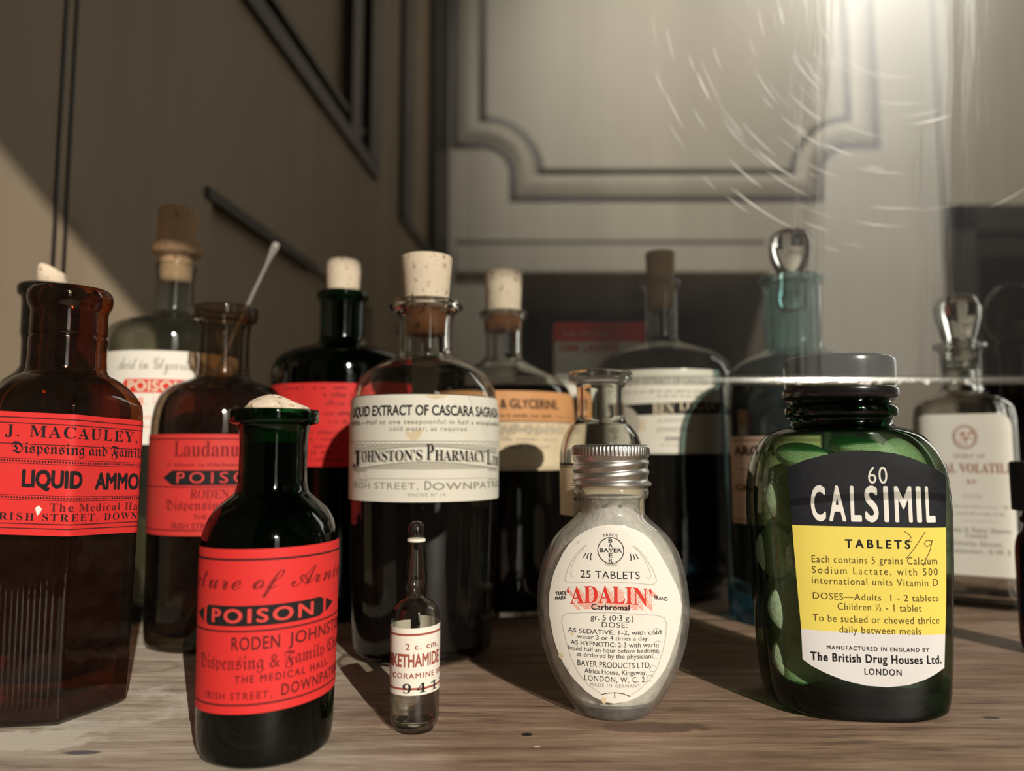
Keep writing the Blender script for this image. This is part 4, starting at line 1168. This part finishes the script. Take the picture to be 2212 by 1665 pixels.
# --- carton ---
def carton():
    x0, z1, _ = at(1199, 697, .515); x1 = at(1392, 697, .515)[0]
    root = tag(empty('medicine_carton', ((x0+x1)/2, .515, 0)), 'tall card medicine box with a red top band, standing in the shade behind the bottles', 'box')
    hw = (x1-x0)/2; zb = at(1200, 738, .515)[1]
    bm = bmesh.new(); box(bm, -hw, hw, 0, .03, 0, z1)
    bmesh.ops.bevel(bm, geom=bm.edges[:], offset=.0008, segments=2, affect='EDGES')
    link('box_body', bm, M['cream_paper'], root, smooth=False)
    bm = bmesh.new(); box(bm, -hw-.0003, hw+.0003, -.0003, .0303, zb, z1+.0003); link('top_band', bm, M['red_paper'], root, smooth=False)['label'] = 'red band round the top'
    class PB: pass
    b = PB(); b.root = root
    def flat(txt, px0, px1, py, cap, mat, name):
        v, fc = tmesh(txt, 'h'); e = textent(txt, 'h')
        X0, X1 = at(px0, py, .515)[0]-root.location.x, at(px1, py, .515)[0]-root.location.x; Z = at(px0, py, .515)[1]
        k = (X1-X0)/(e[1]-e[0]); ky = cap/F*.515/e[3]
        return [(X0+(q[0]-e[0])*k, -.0007-q[2], Z+q[1]*ky) for q in v], fc
    bm = bmesh.new()
    for args, mi in ((('THE ORIGINAL', 1213, 1322, 727, 12), 0), (('OAK LAXTIVE', 1210, 1337, 759, 16), 1)):
        v, fc = flat(*args, None, '')
        vv = [bm.verts.new(p) for p in v]
        for f in fc:
            try: bm.faces.new([vv[i] for i in f]).material_index = mi
            except ValueError: pass
    link('print', bm, [M['pale_red_ink'], M['red_ink']], root, smooth=False)
carton()

# --- glass rod leaning in the open bottle ---
def rod():
    Y = .3480
    def P(px, py): x, z, _ = at(px, py, Y); return Vector((x, Y, z))
    top, bot = P(599, 523), P(452, 836)
    ax = top-bot; l = ax.length
    bm = bmesh.new(); r = .0010
    rings_bm(bm, [(0, r*.5, r*.5, 0), (.0006, r, r, 0), (l-.012, r, r, 0), (l-.008, r*1.5, r*1.5, 0), (l-.003, r*2.1, r*2.1, 0), (l-.0008, r*1.8, r*1.8, 0), (l, r*.8, r*.8, 0)], sh_round, 24)
    o = link('stirring_rod', bm, M['opal_glass'])
    o.location = bot; o.rotation_euler = ax.to_track_quat('Z', 'Y').to_euler()
    tag(o, 'thin glass stirring rod leaning out of the laudanum bottle', 'rod')
rod()

# ------------------------------------------------------------------ scratched pane of the display case
def pane():
    m, nt, o = newmat('old_pane')
    lw = N(nt, 'LayerWeight', Blend=.5)
    F_ = math_(nt, 'MULTIPLY_ADD', math_(nt, 'POWER', lw.outputs['Facing'], 5.0), .94, .064)
    t = N(nt, 'BsdfTransparent', Color=(.97, .98, .97, 1)); g = N(nt, 'BsdfGlossy', Roughness=.065); h = N(nt, 'BsdfGlossy', Roughness=.29)
    tc = nt.nodes.new('ShaderNodeTexCoord').outputs['Object']
    b = N(nt, 'Bump', Strength=.05, Distance=.002); L(nt, noise(nt, tc, 60, 3, .5, (3.0, 1, .25)), b.inputs['Height']); L(nt, b.outputs[0], g.inputs['Normal'])
    d = N(nt, 'BsdfDiffuse', Color=(.60, .57, .50, 1))
    f = ramp(nt, noise(nt, tc, 40, 5, .6, (1.6, 1, .25)), [(.35, .25), (.7, 1.0)])
    m1 = nt.nodes.new('ShaderNodeMixShader'); m1.inputs[0].default_value = .13; L(nt, g.outputs[0], m1.inputs[1]); L(nt, h.outputs[0], m1.inputs[2])
    m2 = nt.nodes.new('ShaderNodeMixShader'); L(nt, F_, m2.inputs[0]); L(nt, t.outputs[0], m2.inputs[1]); L(nt, m1.outputs[0], m2.inputs[2])
    m3 = nt.nodes.new('ShaderNodeMixShader'); L(nt, math_(nt, 'MULTIPLY', f, .010), m3.inputs[0]); L(nt, m2.outputs[0], m3.inputs[1]); L(nt, d.outputs[0], m3.inputs[2])
    L(nt, m3.outputs[0], o.inputs[0])
    M['old_pane'] = m
    M['scratch'] = plain('scratch', (.85, .83, .78), .4, spec=.8)
    me_, nt, o = newmat('ground_edge')
    g = N(nt, 'BsdfGlossy', Roughness=.15, Color=(.9, .9, .86, 1)); t = N(nt, 'BsdfTransparent', Color=(.96, .97, .96, 1)); mx = nt.nodes.new('ShaderNodeMixShader'); mx.inputs[0].default_value = .20
    L(nt, t.outputs[0], mx.inputs[1]); L(nt, g.outputs[0], mx.inputs[2]); L(nt, mx.outputs[0], o.inputs[0]); M['ground_edge'] = me_
    YP = .175; tilt = radians(6.2)
    zb = at(1500, 829, YP)[1]; x0 = at(1004, 829, YP)[0]; x1 = .42
    H = .50; th = .0025
    bm = bmesh.new()
    box(bm, x0, x1, 0, th, .0009, H)
    ends = [[bm.verts.new((x, th/2 - .00125*cos(2*pi*i/16), .0009 + .0011*sin(2*pi*i/16))) for i in range(16)] for x in (x0, x1)]
    for i in range(16): bm.faces.new((ends[0][i], ends[1][i], ends[1][(i+1) % 16], ends[0][(i+1) % 16])).material_index = 1
    bmesh.ops.delete(bm, geom=[f for f in bm.faces if abs(f.calc_center_median().x-x0) < 1e-6 or abs(f.calc_center_median().x-x1) < 1e-6], context='FACES_ONLY')
    # chipped bits along the lower edge
    for k in range(46):
        x = at(2106, 829, YP)[0] - .05*random.random()**2.2; l = random.uniform(.0004, .0016)
        box(bm, x-l, x, -.0004, .0006, random.uniform(-.0001, .0005), random.uniform(.0007, .0012), 2 if k % 3 == 0 else 1)
    # arc scratches
    cx, cz = at(1905, 30, YP)[0], at(1905, 30, YP)[1]-zb
    for k in range(80):
        r = random.uniform(.020, .064); a0 = radians(random.gauss(222, 24)); da = random.uniform(.08, .42)*.03/r; wd = random.uniform(.00002, .00007)*(2 if k % 9 == 0 else 1)
        n = 8; pts = []
        for i in range(n+1):
            a = a0 + da*i/n; ww = wd*sin(pi*(i+.3)/(n+.6))
            x, z = cx + r*cos(a), cz + r*sin(a)
            if z < .002 or z > H or x < x0 or x > x1: continue
            pts.append((bm.verts.new((x-ww*cos(a), -.00012, z-ww*sin(a))), bm.verts.new((x+ww*cos(a), -.00012, z+ww*sin(a)))))
        for p, q in zip(pts, pts[1:]): bm.faces.new((p[0], p[1], q[1], q[0])).material_index = 2
    o = link('window_2', bm, [M['old_pane'], M['ground_edge'], M['scratch']], smooth=False)
    for q in o.data.polygons: q.use_smooth = q.material_index == 1
    o.location = (0, YP, zb); o.rotation_euler = (tilt, 0, 0)
    o['kind'] = 'structure'; o['label'] = 'dusty scratched glass pane of the display case, its lower edge shining'
pane()
bpy.data.objects.remove(_to)
